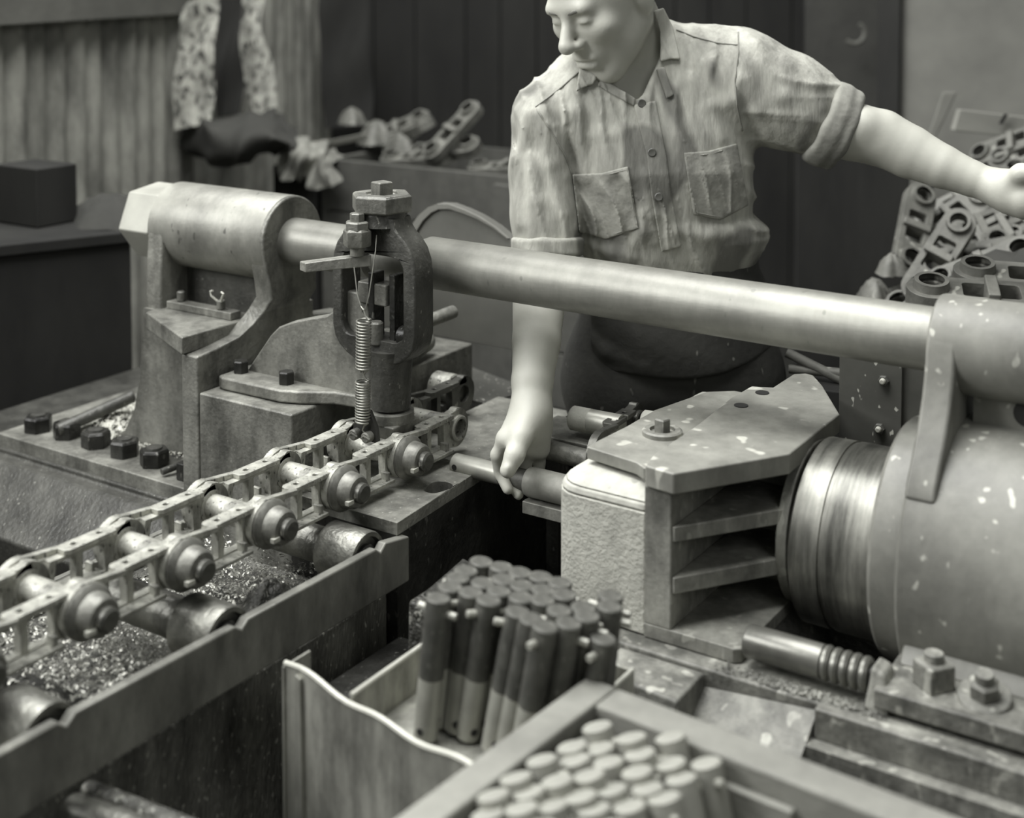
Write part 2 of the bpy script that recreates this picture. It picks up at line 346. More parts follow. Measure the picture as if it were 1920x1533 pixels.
# swarf on the base plate and the rod lying in it
def swarf(name, m, n, fpos, size, parent=None, label=None, cat=None, seed=1, curl=1., kind='stuff', flat=.5):
    r = np.random.default_rng(seed); mb = MB()
    for i in range(n):
        p = np.array(fpos(r)); a = r.uniform(0, 2*PI); el = r.uniform(-.2, flat); L = size*r.uniform(.5, 1.5); wd = L*r.uniform(.10, .22)
        d = np.array([math.cos(a)*math.cos(el), math.sin(a)*math.cos(el), math.sin(el)]); s_ = np.array([-math.sin(a), math.cos(a), r.uniform(-.5, .5)])*wd
        u = np.array([0, 0, 1.])*L*r.uniform(.1, .5)*curl
        pts = [p-d*L/2-s_, p-d*L/2+s_, p+u-s_, p+u+s_, p+d*L/2-s_, p+d*L/2+s_]
        mb.add(pts, [(0, 1, 3, 2), (2, 3, 5, 4)])
    o = obj(name, mb, m, parent, fix=False, sharp=180)
    return tag(o, label, cat, None, kind)
_sa, _sb, _sc, _sd = [Vector(site(*q, z=.685)) for q in ((128, 806), (246, 738), (292, 806), (205, 822))]
def pos_base(r):
    u, v = r.uniform(), r.uniform(); p = (_sa.lerp(_sb, u)).lerp(_sd.lerp(_sc, u), v)
    return (p.x, p.y, .684+.022*math.sin(PI*u)*math.sin(PI*v)*r.uniform())
swarf('swarf_heap', 'straw', 3800, pos_base, .012, None, 'curled pale swarf scattered on the base plate behind the bolts', 'swarf', 3)
swarf('swarf_fringe', 'straw', 260, lambda r: (r.uniform(-2.1, -1.83), r.uniform(1.755, 1.80), .682+.004*r.uniform()), .008, None, 'small chips strewn at the foot of the stand', 'swarf', 4)
a, b = site(108, 806, z=.70), site(250, 742, z=.735)
o = obj('steel_rod', MB().cyl(a, b, .0125, ch=.002), 'cast_dark'); tag(o, 'dark steel rod lying slanted in the pale swarf on the base plate', 'rod')
a, b = site(303, 884, z=.69), site(345, 868, z=.695)
o = obj('short_pin', MB().cyl(a, b, .0065, ch=.001), 'cast_dark'); tag(o, 'short thin pin on the base plate beside the nearest bolt', 'pin')

# side block with plunger bracket and yoke
t = thing('side_block', (-1.65, 1.93, .5), 'heavy square block beside the stand, carrying the bolted plunger bracket', 'block')
obj('body', MB().box(-1.7615, -1.541, 1.667, 2.197, .45, .86), 'cast', t, bevel=.004)

t = thing('plunger_bracket', (-1.6, 1.765, .86), 'bolted bracket on the side block with an upright yoke and pillar over the chain', 'bracket')
fl = [(-1.752, 1.705), (-1.735, 1.698), (-1.60, 1.700), (-1.565, 1.712), (-1.515, 1.742), (-1.44, 1.755), (-1.44, 1.80), (-1.515, 1.80), (-1.57, 1.83), (-1.735, 1.835), (-1.752, 1.82)]
obj('flange', MB().prism(fl, 'z', .861, .884), 'cast', t, bevel=.005)
wg = [(-1.733, .88), (-1.672, .956), (-1.652, .974), (-1.62, .988), (-1.576, 1.001), (-1.54, 1.010), (-1.515, 1.026), (-1.50, 1.06), (-1.45, 1.06), (-1.42, .88)]
obj('wing', MB().prism(wg, 'y', 1.754, 1.778), 'cast', t, bevel=.004)
for px, py in ((452, 697), (537, 718)):
    p = site(px, py, z=.884)
    obj('bolt', MB().hexnut((p[0], p[1], .884), (0, 0, 1), .0145, .022, .1, .3), 'oily', t, bevel=.001)
YX = -1.424; YY = 1.765
_q = [(.040, .950), (.058, .958), (.074, .970), (.084, .984), (.089, 1.004), (.089, 1.105), (.086, 1.128), (.078, 1.147), (.066, 1.162), (.054, 1.172), (.046, 1.182), (.042, 1.196)]
out = [(YX-a, b) for a, b in _q]+[(YX+a, b) for a, b in _q[::-1]]
hole = rrect(YX-.067, YX+.063, .990, 1.132, .022)
obj('yoke', MB().prism(out, 'y', YY-.026, YY+.026, [hole]), 'cast_dark', t, bevel=.012)
obj('neck', MB().lathe([(0, .047), (.012, .043), (.03, .042)], (YX, YY, 1.180), (0, 0, 1), 28), 'cast_dark', t)
cn = obj('cap_nut', MB().lathe([(0, .050), (.003, .054), (.027, .054), (.031, .049), (.031, .030), (.026, .028)], (YX, YY, 1.202), (0, 0, 1), 6, phase=.28), 'cast', t, bevel=.0015)
obj('square_screw', MB().lathe([(0, .019), (.024, .019), (.026, .016)], (YX, YY, 1.226), (0, 0, 1), 4, phase=.5), 'cast', cn, bevel=.001)
PX_ = -1.408
obj('pillar', MB().lathe([(0, .034), (.085, .038), (.10, .040)], (PX_, YY, .872), (0, 0, 1), 32), 'cast_dark', t)
obj('collar', MB().lathe([(0, .040), (.016, .040), (.018, .034)], (PX_, YY, .850), (0, 0, 1), 32), 'cast', t)
obj('foot', MB().hexa([(PX_-.038, YY-.03, .815), (PX_+.03, YY-.035, .815), (PX_+.034, YY+.03, .815), (PX_-.034, YY+.03, .815)], [(PX_-.042, YY-.035, .851), (PX_+.036, YY-.038, .851), (PX_+.036, YY+.034, .851), (PX_-.036, YY+.034, .851)]), 'cast', t, bevel=.003)
# stop lever, lock nut stack and inner linkage
a = site(616, 492, y=1.70)
obj('stop_lever', MB().hexa([(-1.522, 1.668, 1.107), (-1.502, 1.660, 1.107), (-1.412, 1.722, 1.117), (-1.430, 1.732, 1.117)], [(-1.522, 1.668, 1.123), (-1.502, 1.660, 1.123), (-1.412, 1.722, 1.137), (-1.430, 1.732, 1.137)]), 'cast', t, bevel=.002)
nx, ny = -1.434, 1.712
ln = obj('lock_nut', MB().lathe([(0, .022), (.004, .024), (.026, .024), (.03, .020)], (nx, ny, 1.150), (0, 0, 1), 6, phase=.5).lathe([(0, .021), (.012, .021), (.014, .018)], (nx, ny, 1.178), (0, 0, 1), 6, phase=.2), 'cast', t, bevel=.0012)
obj('shank', MB().cyl((nx, ny, 1.135), (nx, ny, 1.152), .012), 'cast', ln)
obj('screw', MB().lathe([(0, .0125), (.014, .0125), (.016, .010)], (nx, ny, 1.190), (0, 0, 1), 6, phase=.4), 'cast', ln)
obj('toggle_link', MB().box(YX-.015, YX-.003, YY-.02, YY+.01, .98, 1.10), 'oily', t, bevel=.002)
obj('toggle_link', MB().box(YX+.026, YX+.038, YY-.015, YY+.012, .985, 1.10), 'oily', t, bevel=.002)
obj('toggle_block', MB().box(YX-.040, YX+.022, YY-.018, YY+.016, 1.045, 1.082), 'cast', t, bevel=.003)
obj('toggle_stud', MB().cyl((YX+.004, YY-.022, .98), (YX+.004, YY-.022, 1.02), .012, ch=.003), 'cast', t)
obj('toggle_stud', MB().cyl((YX+.045, YY-.01, 1.0), (YX+.075, YY-.01, 1.0), .016, ch=.003), 'oily', t)
# linkage at the bottom of the springs
sp = site(682, 805, y=1.690)
lk = obj('link_plate', MB().prism([(sp[0]-.026, .838), (sp[0]+.03, .835), (sp[0]+.026, .862), (sp[0]+.012, .888), (sp[0]-.012, .888), (sp[0]-.02, .868)], 'y', 1.690, 1.698), 'oily', t, bevel=.002)
for dx in (-.013, .013):
    obj('clevis_pin', MB().cyl((sp[0]+dx, 1.676, .846), (sp[0]+dx, 1.70, .846), .009, ch=.002).tube([(sp[0]+dx-.010, 1.68, .843), (sp[0]+dx, 1.674, .850), (sp[0]+dx+.009, 1.678, .845)], .0018), 'cast', lk)
def spring(p0, p1, r, turns, wire, label):
    th = thing('coil_spring', p1, label, 'spring', 'return springs of the yoke'); P0, P1 = Vector(p0), Vector(p1)
    path = []
    for i in range(turns*12+1):
        u = i/(turns*12); a = 2*PI*turns*u; c = P0.lerp(P1, u); path.append((c.x+r*math.cos(a), c.y+r*math.sin(a), c.z))
    obj('coil', MB().tube(path, wire, 6), 'wire', th)
    mid = (Vector((P0.x, P0.y, P0.z+.010)))
    obj('hook', MB().tube([P0+Vector((r, 0, 0)), P0+Vector((r*.3, 0, .006)), P0+Vector((0, 0, .016)), P0+Vector((-.005, 0, .020)), P0+Vector((-.004, 0, .012))], wire), 'wire', th)
    obj('hook', MB().tube([P1+Vector((r, 0, 0)), P1+Vector((r*.3, 0, -.006)), P1+Vector((0, 0, -.014)), P1+Vector((.005, 0, -.018))], wire), 'wire', th)
SY = 1.683
a, b, c, d_ = site(682, 598, y=SY), site(681, 690, y=SY), site(680, 712, y=SY), site(680, 790, y=SY)
spring(a, b, .0115, 16, .0017, 'upper coil spring hanging on thin wires in front of the yoke')
spring(c, d_, .0115, 15, .0017, 'lower coil spring hooked to the clevis just above the chain')
o = obj('wire_loop', MB().tube([site(664, 500, y=1.70), site(670, 552, y=1.69), site(682, 590, y=SY), site(692, 553, y=1.69), site(704, 470, y=1.72), site(706, 440, y=1.73)], .0011, 6), 'wire')
tag(o, 'thin wire loop looped from the yoke down to the upper spring', 'wire')
# bars lying on the block behind the yoke
a, b = site(775, 612, y=1.95), site(852, 583, y=2.06)
o = obj('round_bar', MB().cyl(a-(b-a)*1.2, b, .0125, ch=.003), 'cast'); tag(o, 'round bar end sticking out behind the yoke, above the block', 'bar')
a, b = site(765, 662, z=.883), site(806, 634, z=.889)
o = obj('round_rod', MB().lathe([(0, .02), (.20, .02), (.212, .019), (.222, .014), (.226, .004)], Vector(b)-(Vector(b)-Vector(a)).normalized()*.226, Vector(b)-Vector(a), 24), 'cast'); tag(o, 'thick round-nosed handle lying on top of the side block', 'handle')

# ================================================================== CHAIN, ANVIL, ROLLERS
CZ, PIT = .812, .161
XN, XF = -1.360, -1.463
def plate_parts(parent, sgn, xc, far_end=True, near_end=True, m='chain'):
    "one cast side plate; local coords, joint (near) at y=0; sgn=+1: faces +x"
    def bx(a, b): return (xc+sgn*a, xc+sgn*b) if sgn > 0 else (xc+sgn*b, xc+sgn*a)
    mb = MB()
    # web with two windows
    al, ar = [], []
    o = circ(0, 0, .033, 12, PI*.42, PI*1.58)+circ(PIT, 0, .034, 14, -PI*.55, PI*.55)
    o = [(.034, .022), (.030, 0), (.034, -.028), (PIT-.03, -.028)]+circ(PIT, 0, .034, 14, -PI*.5, PI*.5)+[(PIT-.02, .0215), (.05, .0215)]
    bore = circ(PIT, 0, .0165, 16)
    w1 = [(.038, -.023), (.076, -.023), (.076, .016), (.044, .016)]; w2 = [(.087, -.023), (.124, -.023), (.122, .016), (.087, .016)]
    x0, x1 = bx(-.009, .005); mb.prism(o, 'x', x0, x1, [bore, w1, w2])
    x0, x1 = bx(.0058, .019); mb.prism(circ(0, 0, .035, 22), 'x', x0, x1, [circ(0, 0, .014, 14)])
    x0, x1 = bx(.003, .012); mb.prism([(.022, -.024), (.042, -.024), (.042, .022), (.022, .024)], 'x', x0, x1)
    pl = obj('side_plate', mb, m, parent, bevel=.0018, world=False)
    mb = MB(); x0, x1 = bx(-.013, .013); c = (x0+x1)/2
    st = [(c-.013, .142), (c-.013, .064), (c-.008, .057), (c+.008, .057), (c+.013, .064), (c+.013, .142)]
    mb.prism(st, 'z', .021, .029, [circ(c, .079, .0046, 10), circ(c, .122, .0046, 10)])
    x0, x1 = bx(-.009, .006); mb.hexa([(x0, .139, .018), (x1, .139, .018), (x1, .172, .018), (x0, .172, .018)], [(x0, .139, .029), (x1, .139, .029), (x1, .168, .033), (x0, .168, .033)])
    x0, x1 = bx(.0058, .0165); mb.hexa([(x0, .005, .022), (x1, .005, .022), (x1, .066, .0205), (x0, .066, .0205)], [(x0, .005, .0345), (x1, .005, .0345), (x1, .066, .0275), (x0, .066, .0275)])
    obj('top_flange', mb, m, parent, bevel=.0015, world=False)
    mb = MB(); x0, x1 = bx(-.012, .024); mb.box(x0, x1, .042, .126, -.031, -.025)
    x0, x1 = bx(.004, .020); mb.box(x0, x1, .112, .118, -.026, -.012)
    obj('bottom_flange', mb, m, parent, bevel=.0015, world=False)
    for q in (.079, .122): obj('bolt_hole_shade', MB().lathe([(0, .0045), (.0004, .0045)], (c, q, .0222), (0, 0, 1), 10), 'hole', parent, world=False)  # black disc paints shade on the floor of each flange hole
def make_link(name, label, group, near_plate=True, m='chain', hub=True):
    t = thing(name, (0, 0, 0), label, 'chain link', group)
    cx = (XN+XF)/2
    if near_plate: plate_parts(t, 1, XN-cx, m=m)
    plate_parts(t, -1, XF-cx, m=m)
    if near_plate: obj('bushing', MB().lathe([(0, .024), (.006, .024), (.007, .0185), (.087, .0185), (.088, .024), (.094, .024)], (-.047, PIT, 0), (1, 0, 0), 28), 'chain', t, world=False)
    xo = XN-cx
    if near_plate:
        obj('bore_collar', MB().lathe([(0, .0225), (.007, .0225), (.009, .020), (.009, .0165), (-.012, .0165)], (xo+.004, PIT, 0), (1, 0, 0), 26, close=False), 'chain', t, world=False)
    if hub:
        h = obj('pin_hub', MB().lathe([(0, .034), (.006, .0355), (.010, .033), (.013, .028), (.030, .0255), (.034, .0225), (.035, .016)], (xo+.019, 0, 0), (1, 0, 0), 32), 'hub', t, world=False)
        obj('pin_end', MB().lathe([(0, .0155), (.010, .0155), (.013, .012)], (xo+.053, 0, 0), (1, 0, 0), 18), 'chain_end', h, world=False)
        obj('hub_key', MB().box(xo+.049, xo+.056, -.028, -.015, -.012, -.006), 'chain', h, world=False)
    return t
ordn = ['first', 'second', 'third', 'fourth', 'fifth', 'sixth', 'seventh', 'eighth', 'ninth', 'tenth', 'eleventh', 'twelfth']
base = make_link('chain_link', '', 'links of the assembled chain'); cx = (XN+XF)/2
for k in range(7):
    lb = ['chain link nearest the held pin, with an open bore at its far end', 'second chain link from the hand, directly in front of the plunger pillar', 'third chain link counted from the hand, over the end of the first roller',
          'fourth chain link counted from the hand, in the middle of the chain', 'fifth chain link from the hand, over the middle roller', 'sixth chain link from the hand, near the left edge of the photo', 'seventh chain link from the hand, cut by the left edge of the photo'][k]
    loc = (cx, 1.883-PIT*(k+1), CZ)
    if k == 0: base.location = loc; base['label'] = lb
    else: dup(base, loc, label=lb)
t = make_link('half_link', 'far side plate of a half fitted link, its bore plugged, at the chain end', 'links of the assembled chain', near_plate=False, m='chain_end', hub=False)
t.location = (cx, 1.883, CZ)
o = obj('plug', MB().lathe([(0, .024), (.004, .029), (.046, .029), (.048, .026)], (XF-cx-.060, PIT, .004), (1, 0, 0), 28), 'chain', t, world=False)
obj('plug_face', MB().lathe([(0, .0158), (.004, .0158), (.005, .014)], (XF-cx-.004, PIT, 0), (1, 0, 0), 22), 'chain_end', t, world=False)

t = thing('anvil_block', (-1.37, 1.89, 0), 'worn flat anvil block under the chain, with a chipped round hollow', 'anvil')
mb = MB(); hol = [(-1.292+.019*math.cos(a)*(1+.15*math.sin(3*a)), 1.742+.030*math.sin(a)*(1+.12*math.cos(2*a))) for a in np.linspace(0, 2*PI, 17)[:-1]]
mb.prism([(-1.475, 1.592), (-1.258, 1.592), (-1.275, 1.80), (-1.300, 2.12), (-1.300, 2.19), (-1.475, 2.19)], 'z', .745, .765, [hol])
obj('top_slab', mb, 'anvil', t, bevel=.003)
obj('body', MB().prism([(-1.475, 1.592), (-1.258, 1.592), (-1.275, 1.80), (-1.300, 2.12), (-1.300, 2.19), (-1.475, 2.19)], 'z', .02, .745), 'oily', t)
obj('raised_strip', MB().hexa([(-1.29, 1.86, .765), (-1.272, 1.86, .765), (-1.296, 2.12, .765), (-1.312, 2.12, .765)], [(-1.288, 1.86, .769), (-1.274, 1.86, .769), (-1.298, 2.12, .769), (-1.31, 2.12, .769)]), 'cast', t)

def make_roller():
    t = thing('conveyor_roller', (0, 0, 0), '', 'roller', 'rollers under the chain')
    obj('drum', MB().lathe([(0, .030), (.004, .0405), (.072, .0405), (.076, .039), (.076, .033), (.069, .031), (.069, .012)], (-.036, 0, 0), (1, 0, 0), 36), 'roller', t, world=False)
    obj('hub', MB().lathe([(0, .021), (.006, .021), (.011, .015), (.016, .013), (.02, .009)], (.033, 0, 0), (1, 0, 0), 22), 'oily', t, world=False)
    obj('shaft', MB().lathe([(0, .027), (.16, .027), (.165, .024)], (-.195, 0, 0), (1, 0, 0), 22), 'roller', t, world=False)
    return t
r0 = make_roller()
for k, y in enumerate((1.530, 1.243, .963)):
    lb = ['roller below the chain beside the anvil, farthest from camera', 'middle roller below the chain, half way along the guide bar', 'nearest roller below the chain, at the left edge of the photo'][k]
    if k == 0: r0.location = (-1.305, y, .730); r0['label'] = lb
    else: dup(r0, (-1.305, y, .730), label=lb)
t = thing('guide_bar', (-1.25, 1.1, .672), 'long flat iron guide bar on edge along the near side of the rollers', 'guide bar')
gb = [(.45, .672), (1.607, .672), (1.607, .742), (1.55, .752), (1.538, .742), (1.528, .750), (1.262, .753), (1.25, .744), (1.238, .752), (.985, .756), (.972, .746), (.96, .756), (.45, .758)]
obj('bar', MB().prism(gb, 'x', -1.262, -1.246), 'guide', t, bevel=.003)
t = thing('far_guide_rail', (-1.655, 1.05, .655), 'thin far guide rail seen through the chain along the base', 'guide rail')
obj('rail', MB().box(-1.662, -1.65, .45, 1.60, .62, .70), 'guide', t, bevel=.003)
t = thing('chip_trough', (-1.45, .95, 0), 'deep oily casting under the chain rollers that catches the chips', 'trough')
obj('casting', MB().prism([(-1.68, 0), (-1.272, 0), (-1.272, .655), (-1.30, .668), (-1.34, .640), (-1.60, .640), (-1.645, .66), (-1.68, .64)], 'y', .30, 1.585), 'side', t, bevel=.004)
for y_ in (1.36, 1.09): obj('cross_rib', MB().box(-1.62, -1.30, y_, y_+.025, .64, .672), 'oily', t, bevel=.004)
def pos_tr(r):
    x = r.uniform(-1.63, -1.29); y = r.uniform(.60, 1.55); return (x, y, .653+.04*abs(math.sin(y*9+x*4))*r.uniform())
swarf('chip_bed', 'shaving', 16000, pos_tr, .0065, None, 'bright steel chips heaped in the trough between the rollers', 'chips', 9, .6)
def heap(name, m, cx_, cy, rx, ry, h, z0, n=26, seed=0, label=None, cat=None, parent=None, kind=None):
    r = np.random.default_rng(seed); mb = MB(); ph = r.uniform(0, 6, 4)
    def fn(u, v):
        a = u*2*PI; q = v; rr = q*(1+.15*math.sin(3*a+ph[0])+.1*math.sin(5*a+ph[1]))
        return (cx_+rx*rr*math.cos(a), cy+ry*rr*math.sin(a), z0+h*(max(0, 1-q*q))*(1+.1*math.sin(9*a+ph[2])*q)+r.normal()*h*.03)
    mb.grid(fn, n, 10); o = obj(name, mb, m, parent, sharp=180); return tag(o, label, cat, None, kind)
heap('sludge_heap', 'grit', -1.36, 1.42, .05, .07, .075, .64, seed=3, label='dark lump of oily sludge beside the farthest roller', cat='sludge', kind='stuff')
# gritty shafts at the bottom left corner
for k, (pa, pb, r, m) in enumerate([((105, 1462), (330, 1548), .014, 'grit'), ((80, 1500), (250, 1560), .020, 'roller')]):
    a, b = site(*pa, z=.635-.01*k), site(*pb, z=.635-.01*k)
    a = a-(b-a)*.12; b = b+(b-a)*.3
    o = obj('grimy_shaft', MB().cyl(a, b, r, ch=.003), m); tag(o, ['thin grit covered shaft in the bottom left corner', 'thick pale shaft cut by the bottom left corner'][k], 'shaft')

# ================================================================== TIN BOX WITH PINS
t = thing('tin_box', (-.97, 1.35, .45), 'dented galvanised tin box with a partition, holding upright steel pins', 'box')
xs = np.linspace(-1.146, -.755, 28)
def lipz(x): return .741-.010*max(0, math.sin((x+1.12)/.36*PI))+.003*math.sin(x*50)
vs = []; fs = []
front = [(x, 1.222-.055*(x+1.141)/.36, lipz(x)) for x in xs]
mb = MB()
for i in range(len(xs)-1):
    (x0, y0, z0), (x1, y1, z1) = front[i], front[i+1]
    mb.hexa([(x0, y0, .42), (x1, y1, .42), (x1, y1+.003, .42), (x0, y0+.003, .42)], [(x0, y0, z0), (x1, y1, z1), (x1, y1+.003, z1), (x0, y0+.003, z0)])
obj('front_wall', mb, 'sheet', t, sharp=60)
obj('rolled_lip', MB().tube([(x, y+.0015, z) for x, y, z in front], .0035, 8), 'lip', t)
obj('corner_seam', MB().hexa([(-1.128, 1.214, .42), (-1.106, 1.211, .42), (-1.106, 1.217, .42), (-1.128, 1.22, .42)], [(-1.120, 1.2135, .735), (-1.112, 1.2125, .732), (-1.112, 1.218, .732), (-1.120, 1.22, .735)]), 'sheet', t)
obj('partition', MB().box(-1.027, -1.024, 1.208, 1.44, .55, .742), 'sheet', t)
obj('rolled_lip', MB().tube([(-1.0255, 1.208, .741), (-1.0255, 1.44, .744)], .003, 8), 'lip', t)
obj('left_wall', MB().box(-1.148, -1.145, 1.22, 1.27, .42, .735), 'sheet', t)
obj('right_wall', MB().box(-.772, -.769, 1.17, 1.44, .55, .742), 'sheet', t)
obj('rolled_lip', MB().tube([(-.7705, 1.17, .741), (-.7705, 1.44, .744)], .003, 8), 'lip', t)
obj('back_wall', MB().box(-1.027, -.77, 1.44, 1.443, .55, .742), 'sheet', t)
obj('floor_plate', MB().box(-1.0235, -.773, 1.2115, 1.44, .684, .688), 'sheet', t)
def make_pin(name, group, L=.172, light='pin_light', dark='pin_dark', frac=.44, r=.0152):
    t = thing(name, (0, 0, 0), '', 'pin', group)
    obj('shank', MB().lathe([(L*frac, r*.985), (L*frac+.001, r), (L-.0016, r), (L, r-.0018)], (0, 0, 0), (0, 0, 1), 22), dark, t, world=False)
    g = obj('ground_end', MB().lathe([(0, r-.002), (.002, r*.985), (L*frac, r*.985)], (0, 0, 0), (0, 0, 1), 22), light, t, world=False)
    obj('drilled_hole', MB().lathe([(0, .0045), (.0006, .0045)], (0, -r*.985+.0002, .014), (0, -1, 0), 12), 'hole', g, world=False)
    cp = obj('cross_pin', MB().cyl((-.026, 0, L-.017), (.027, 0, L-.017), .0046, ch=.001), 'pin_light', t, world=False)
    return t
tops = [(822, 1120), (844, 1099), (859, 1082), (874, 1068), (903, 1051), (940, 1062), (976, 1071), (1014, 1080), (1050, 1091), (883, 1109), (906, 1091), (945, 1084), (979, 1096), (1019, 1104), (1058, 1113), (917, 1122), (936, 1107), (977, 1119), (1018, 1123), (972, 1143), (998, 1156), (1023, 1171), (1049, 1143), (1067, 1165), (1101, 1152), (1094, 1137), (1145, 1116), (1143, 1136), (1132, 1194)]
lean = {0: (-.016, -.010), 9: (-.020, -.008), 15: (-.030, -.010), 19: (-.036, -.010), 20: (-.040, -.006), 21: (-.034, -.012), 23: (-.03, -.01), 24: (-.028, 0), 28: (-.03, -.012)}
desc = ['leftmost pin in the tin box, standing tall at the front', 'pin just behind the leftmost one in the tin box', 'third pin along the left edge of the tin box bundle', 'fourth pin along the left edge of the bundle', 'topmost pin at the back left corner of the bundle', 'second pin in the back row of the tin box', 'third pin in the back row of the tin box', 'fourth pin in the back row of the tin box', 'rightmost pin in the back row, its cross pin sticking out to the right',
        'second front pin from the left with its pale end low down', 'pin with a dark hole in its top, second row from the back', 'second pin of the second row from the back', 'third pin of the second row, cross pin end facing out', 'fourth pin of the second row from the back', 'fifth pin of the second row, beside the bright cross pin', 'third front pin from the left, drilled hole at its foot', 'pin in the middle of the bundle behind the third front pin', 'pin in the centre of the bundle behind the leaning one', 'pin right of the centre of the bundle',
        'leaning front pin with a bright pale foot', 'second leaning front pin, almost hidden behind its neighbour', 'front pin with a round cross pin end below its cap', 'pin with slanted bright cap right of the centre', 'front pin standing in shade right of the round cross pin', 'wide capped pin at the right of the front row', 'small capped pin behind the wide capped one', 'rearmost pin at the right end of the box', 'pin with two bright cross pin ends at the right end', 'short nearest pin at the right, round cross pin end facing camera']
p0 = make_pin('steel_pin', 'pins in the tin box')
for i, (px, py) in enumerate(tops):
    T = Vector(site(px, py, z=.862 if i not in (28,) else .845)); lx, ly = lean.get(i, (-.022+RNG.uniform(-.006, .006), -.008))
    B = Vector((T.x+lx*.8, T.y+ly, T.z-.170)); ax = (T-B).normalized()
    spin = [.1, .5, -.3, .9, .2, 1.2, .4, -.2, .15, .5, 1.4, 1.0, 1.7, .3, .3, 1.0, .4, 1.6, .2, .6, .2, 1.45, .3, .2, .25, .2, .2, .3, 1.5][i]
    q = Vector((0, 0, 1)).rotation_difference(ax) @ Matrix.Rotation(spin, 3, 'Z').to_quaternion()
    if i == 0: o = p0
    else: o = dup(p0, B)
    o.location = B; o.rotation_euler = q.to_euler(); o['label'] = desc[i]
# pedestal castings behind the box
t = thing('pedestal_casting', (-1.0, 1.5, 0), 'rough gritty casting with a sloping top behind the tin box', 'casting')
obj('rough_body', MB().hexa([(-1.135, 1.43, 0), (-.98, 1.43, 0), (-.98, 1.58, 0), (-1.135, 1.58, 0)], [(-1.128, 1.45, .735), (-1.0, 1.45, .705), (-1.0, 1.58, .69), (-1.128, 1.58, .735)]), 'grit', t, bevel=.006)
obj('drip_sheet', MB().hexa([(-1.115, 1.47, .736), (-.995, 1.47, .712), (-1.0, 1.585, .715), (-1.13, 1.585, .739)], [(-1.115, 1.47, .740), (-.995, 1.47, .716), (-1.0, 1.585, .719), (-1.13, 1.585, .743)]), 'oily', t)
obj('dark_body', MB().box(-1.258, -.985, 1.60, 1.98, 0, .52), 'oily', t)
obj('step', MB().box(-1.245, -1.14, 1.40, 1.58, .0, .60), 'oily', t, bevel=.006)

# ================================================================== FRONT WOODEN CRATE
th_ = math.radians(-3.6); cr0 = Vector((-.757, 1.306, 0))
cu = Vector((math.cos(th_), math.sin(th_), 0)); cv = Vector((-cu.y*-1*-1, 0, 0))
cu = Vector((.9977, -.068, 0)); cv = Vector((-.068, -.9977, 0))
def cp_(u, v, z): p = cr0+cu*u+cv*v; return (p.x, p.y, z)
def cbox(u0, u1, v0, v1, z0, z1):
    return MB().hexa([cp_(u0, v0, z0), cp_(u1, v0, z0), cp_(u1, v1, z0), cp_(u0, v1, z0)], [cp_(u0, v0, z1), cp_(u1, v0, z1), cp_(u1, v1, z1), cp_(u0, v1, z1)])
t = thing('wooden_crate', tuple(cr0+cu*.22+cv*.2+Vector((0, 0, .55))), 'open wooden crate in the foreground packed with leaning steel pins', 'crate')
obj('left_rail', cbox(0, .040, 0, .46, .60, .800), 'crate', t, bevel=.004)
obj('back_rail', cbox(.0405, .56, 0, .046, .60, .7995), 'crate', t, bevel=.004)
obj('right_rail', cbox(.52, .56, .047, .46, .60, .80), 'crate', t, bevel=.004)
obj('front_rail', cbox(.041, .519, .42, .46, .60, .80), 'crate', t, bevel=.004)
obj('bottom', cbox(.0, .56, .0, .46, .585, .60), 'crate', t)
for u_ in (.03, .49):
    for v_ in (.03, .39): obj('leg', cbox(u_, u_+.04, v_, v_+.04, 0, .585), 'crate', t)
obj('inner_cleat', cbox(.10, .28, .0465, .056, .60, .775), 'crate', t, bevel=.002)
ctops = [[(1119, 1359)], [(1072, 1396), (1123, 1399), (1183, 1379), (1256, 1379)], [(1015, 1421), (1077, 1421), (1139, 1425), (1199, 1409), (1256, 1427), (1323, 1427)], [(966, 1454), (1044, 1460), (1103, 1450), (1194, 1443), (1276, 1456)],
         [(924, 1487), (990, 1481), (1088, 1489), (1145, 1476), (1214, 1474), (1245, 1492)], [(913, 1523), (977, 1511), (1033, 1507), (1113, 1512), (1179, 1508)], [(880, 1556), (945, 1550), (1010, 1545), (1075, 1548), (1145, 1545)]]
cpn = make_pin('crate_pin', 'pins in the wooden crate', L=.190, light='pin_top', dark='pin_top', r=.0165); first = True
axc = (Vector((0, 0, 1))-Vector(RV)*.20+Vector(FH)*.26).normalized()
for ri, row in enumerate(ctops):
    for ci, (px, py) in enumerate(row):
        T = Vector(site(px, py, z=.802+RNG.uniform(-.006, .004))); B = T-axc*.190
        a2 = (axc+Vector((RNG.uniform(-.03, .03), RNG.uniform(-.03, .03), 0))).normalized()
        o = cpn if first else dup(cpn, B)
        first = False
        q = Vector((0, 0, 1)).rotation_difference(a2) @ Matrix.Rotation(RNG.uniform(0, 3), 3, 'Z').to_quaternion()
        o.location = T-a2*.190; o.rotation_euler = q.to_euler()
        o['label'] = ('lone pin at the inner corner of the wooden crate' if ri == 0 else '%s pin from the left, %s row from the back of the wooden crate' % (ordn[ci], ordn[ri]))

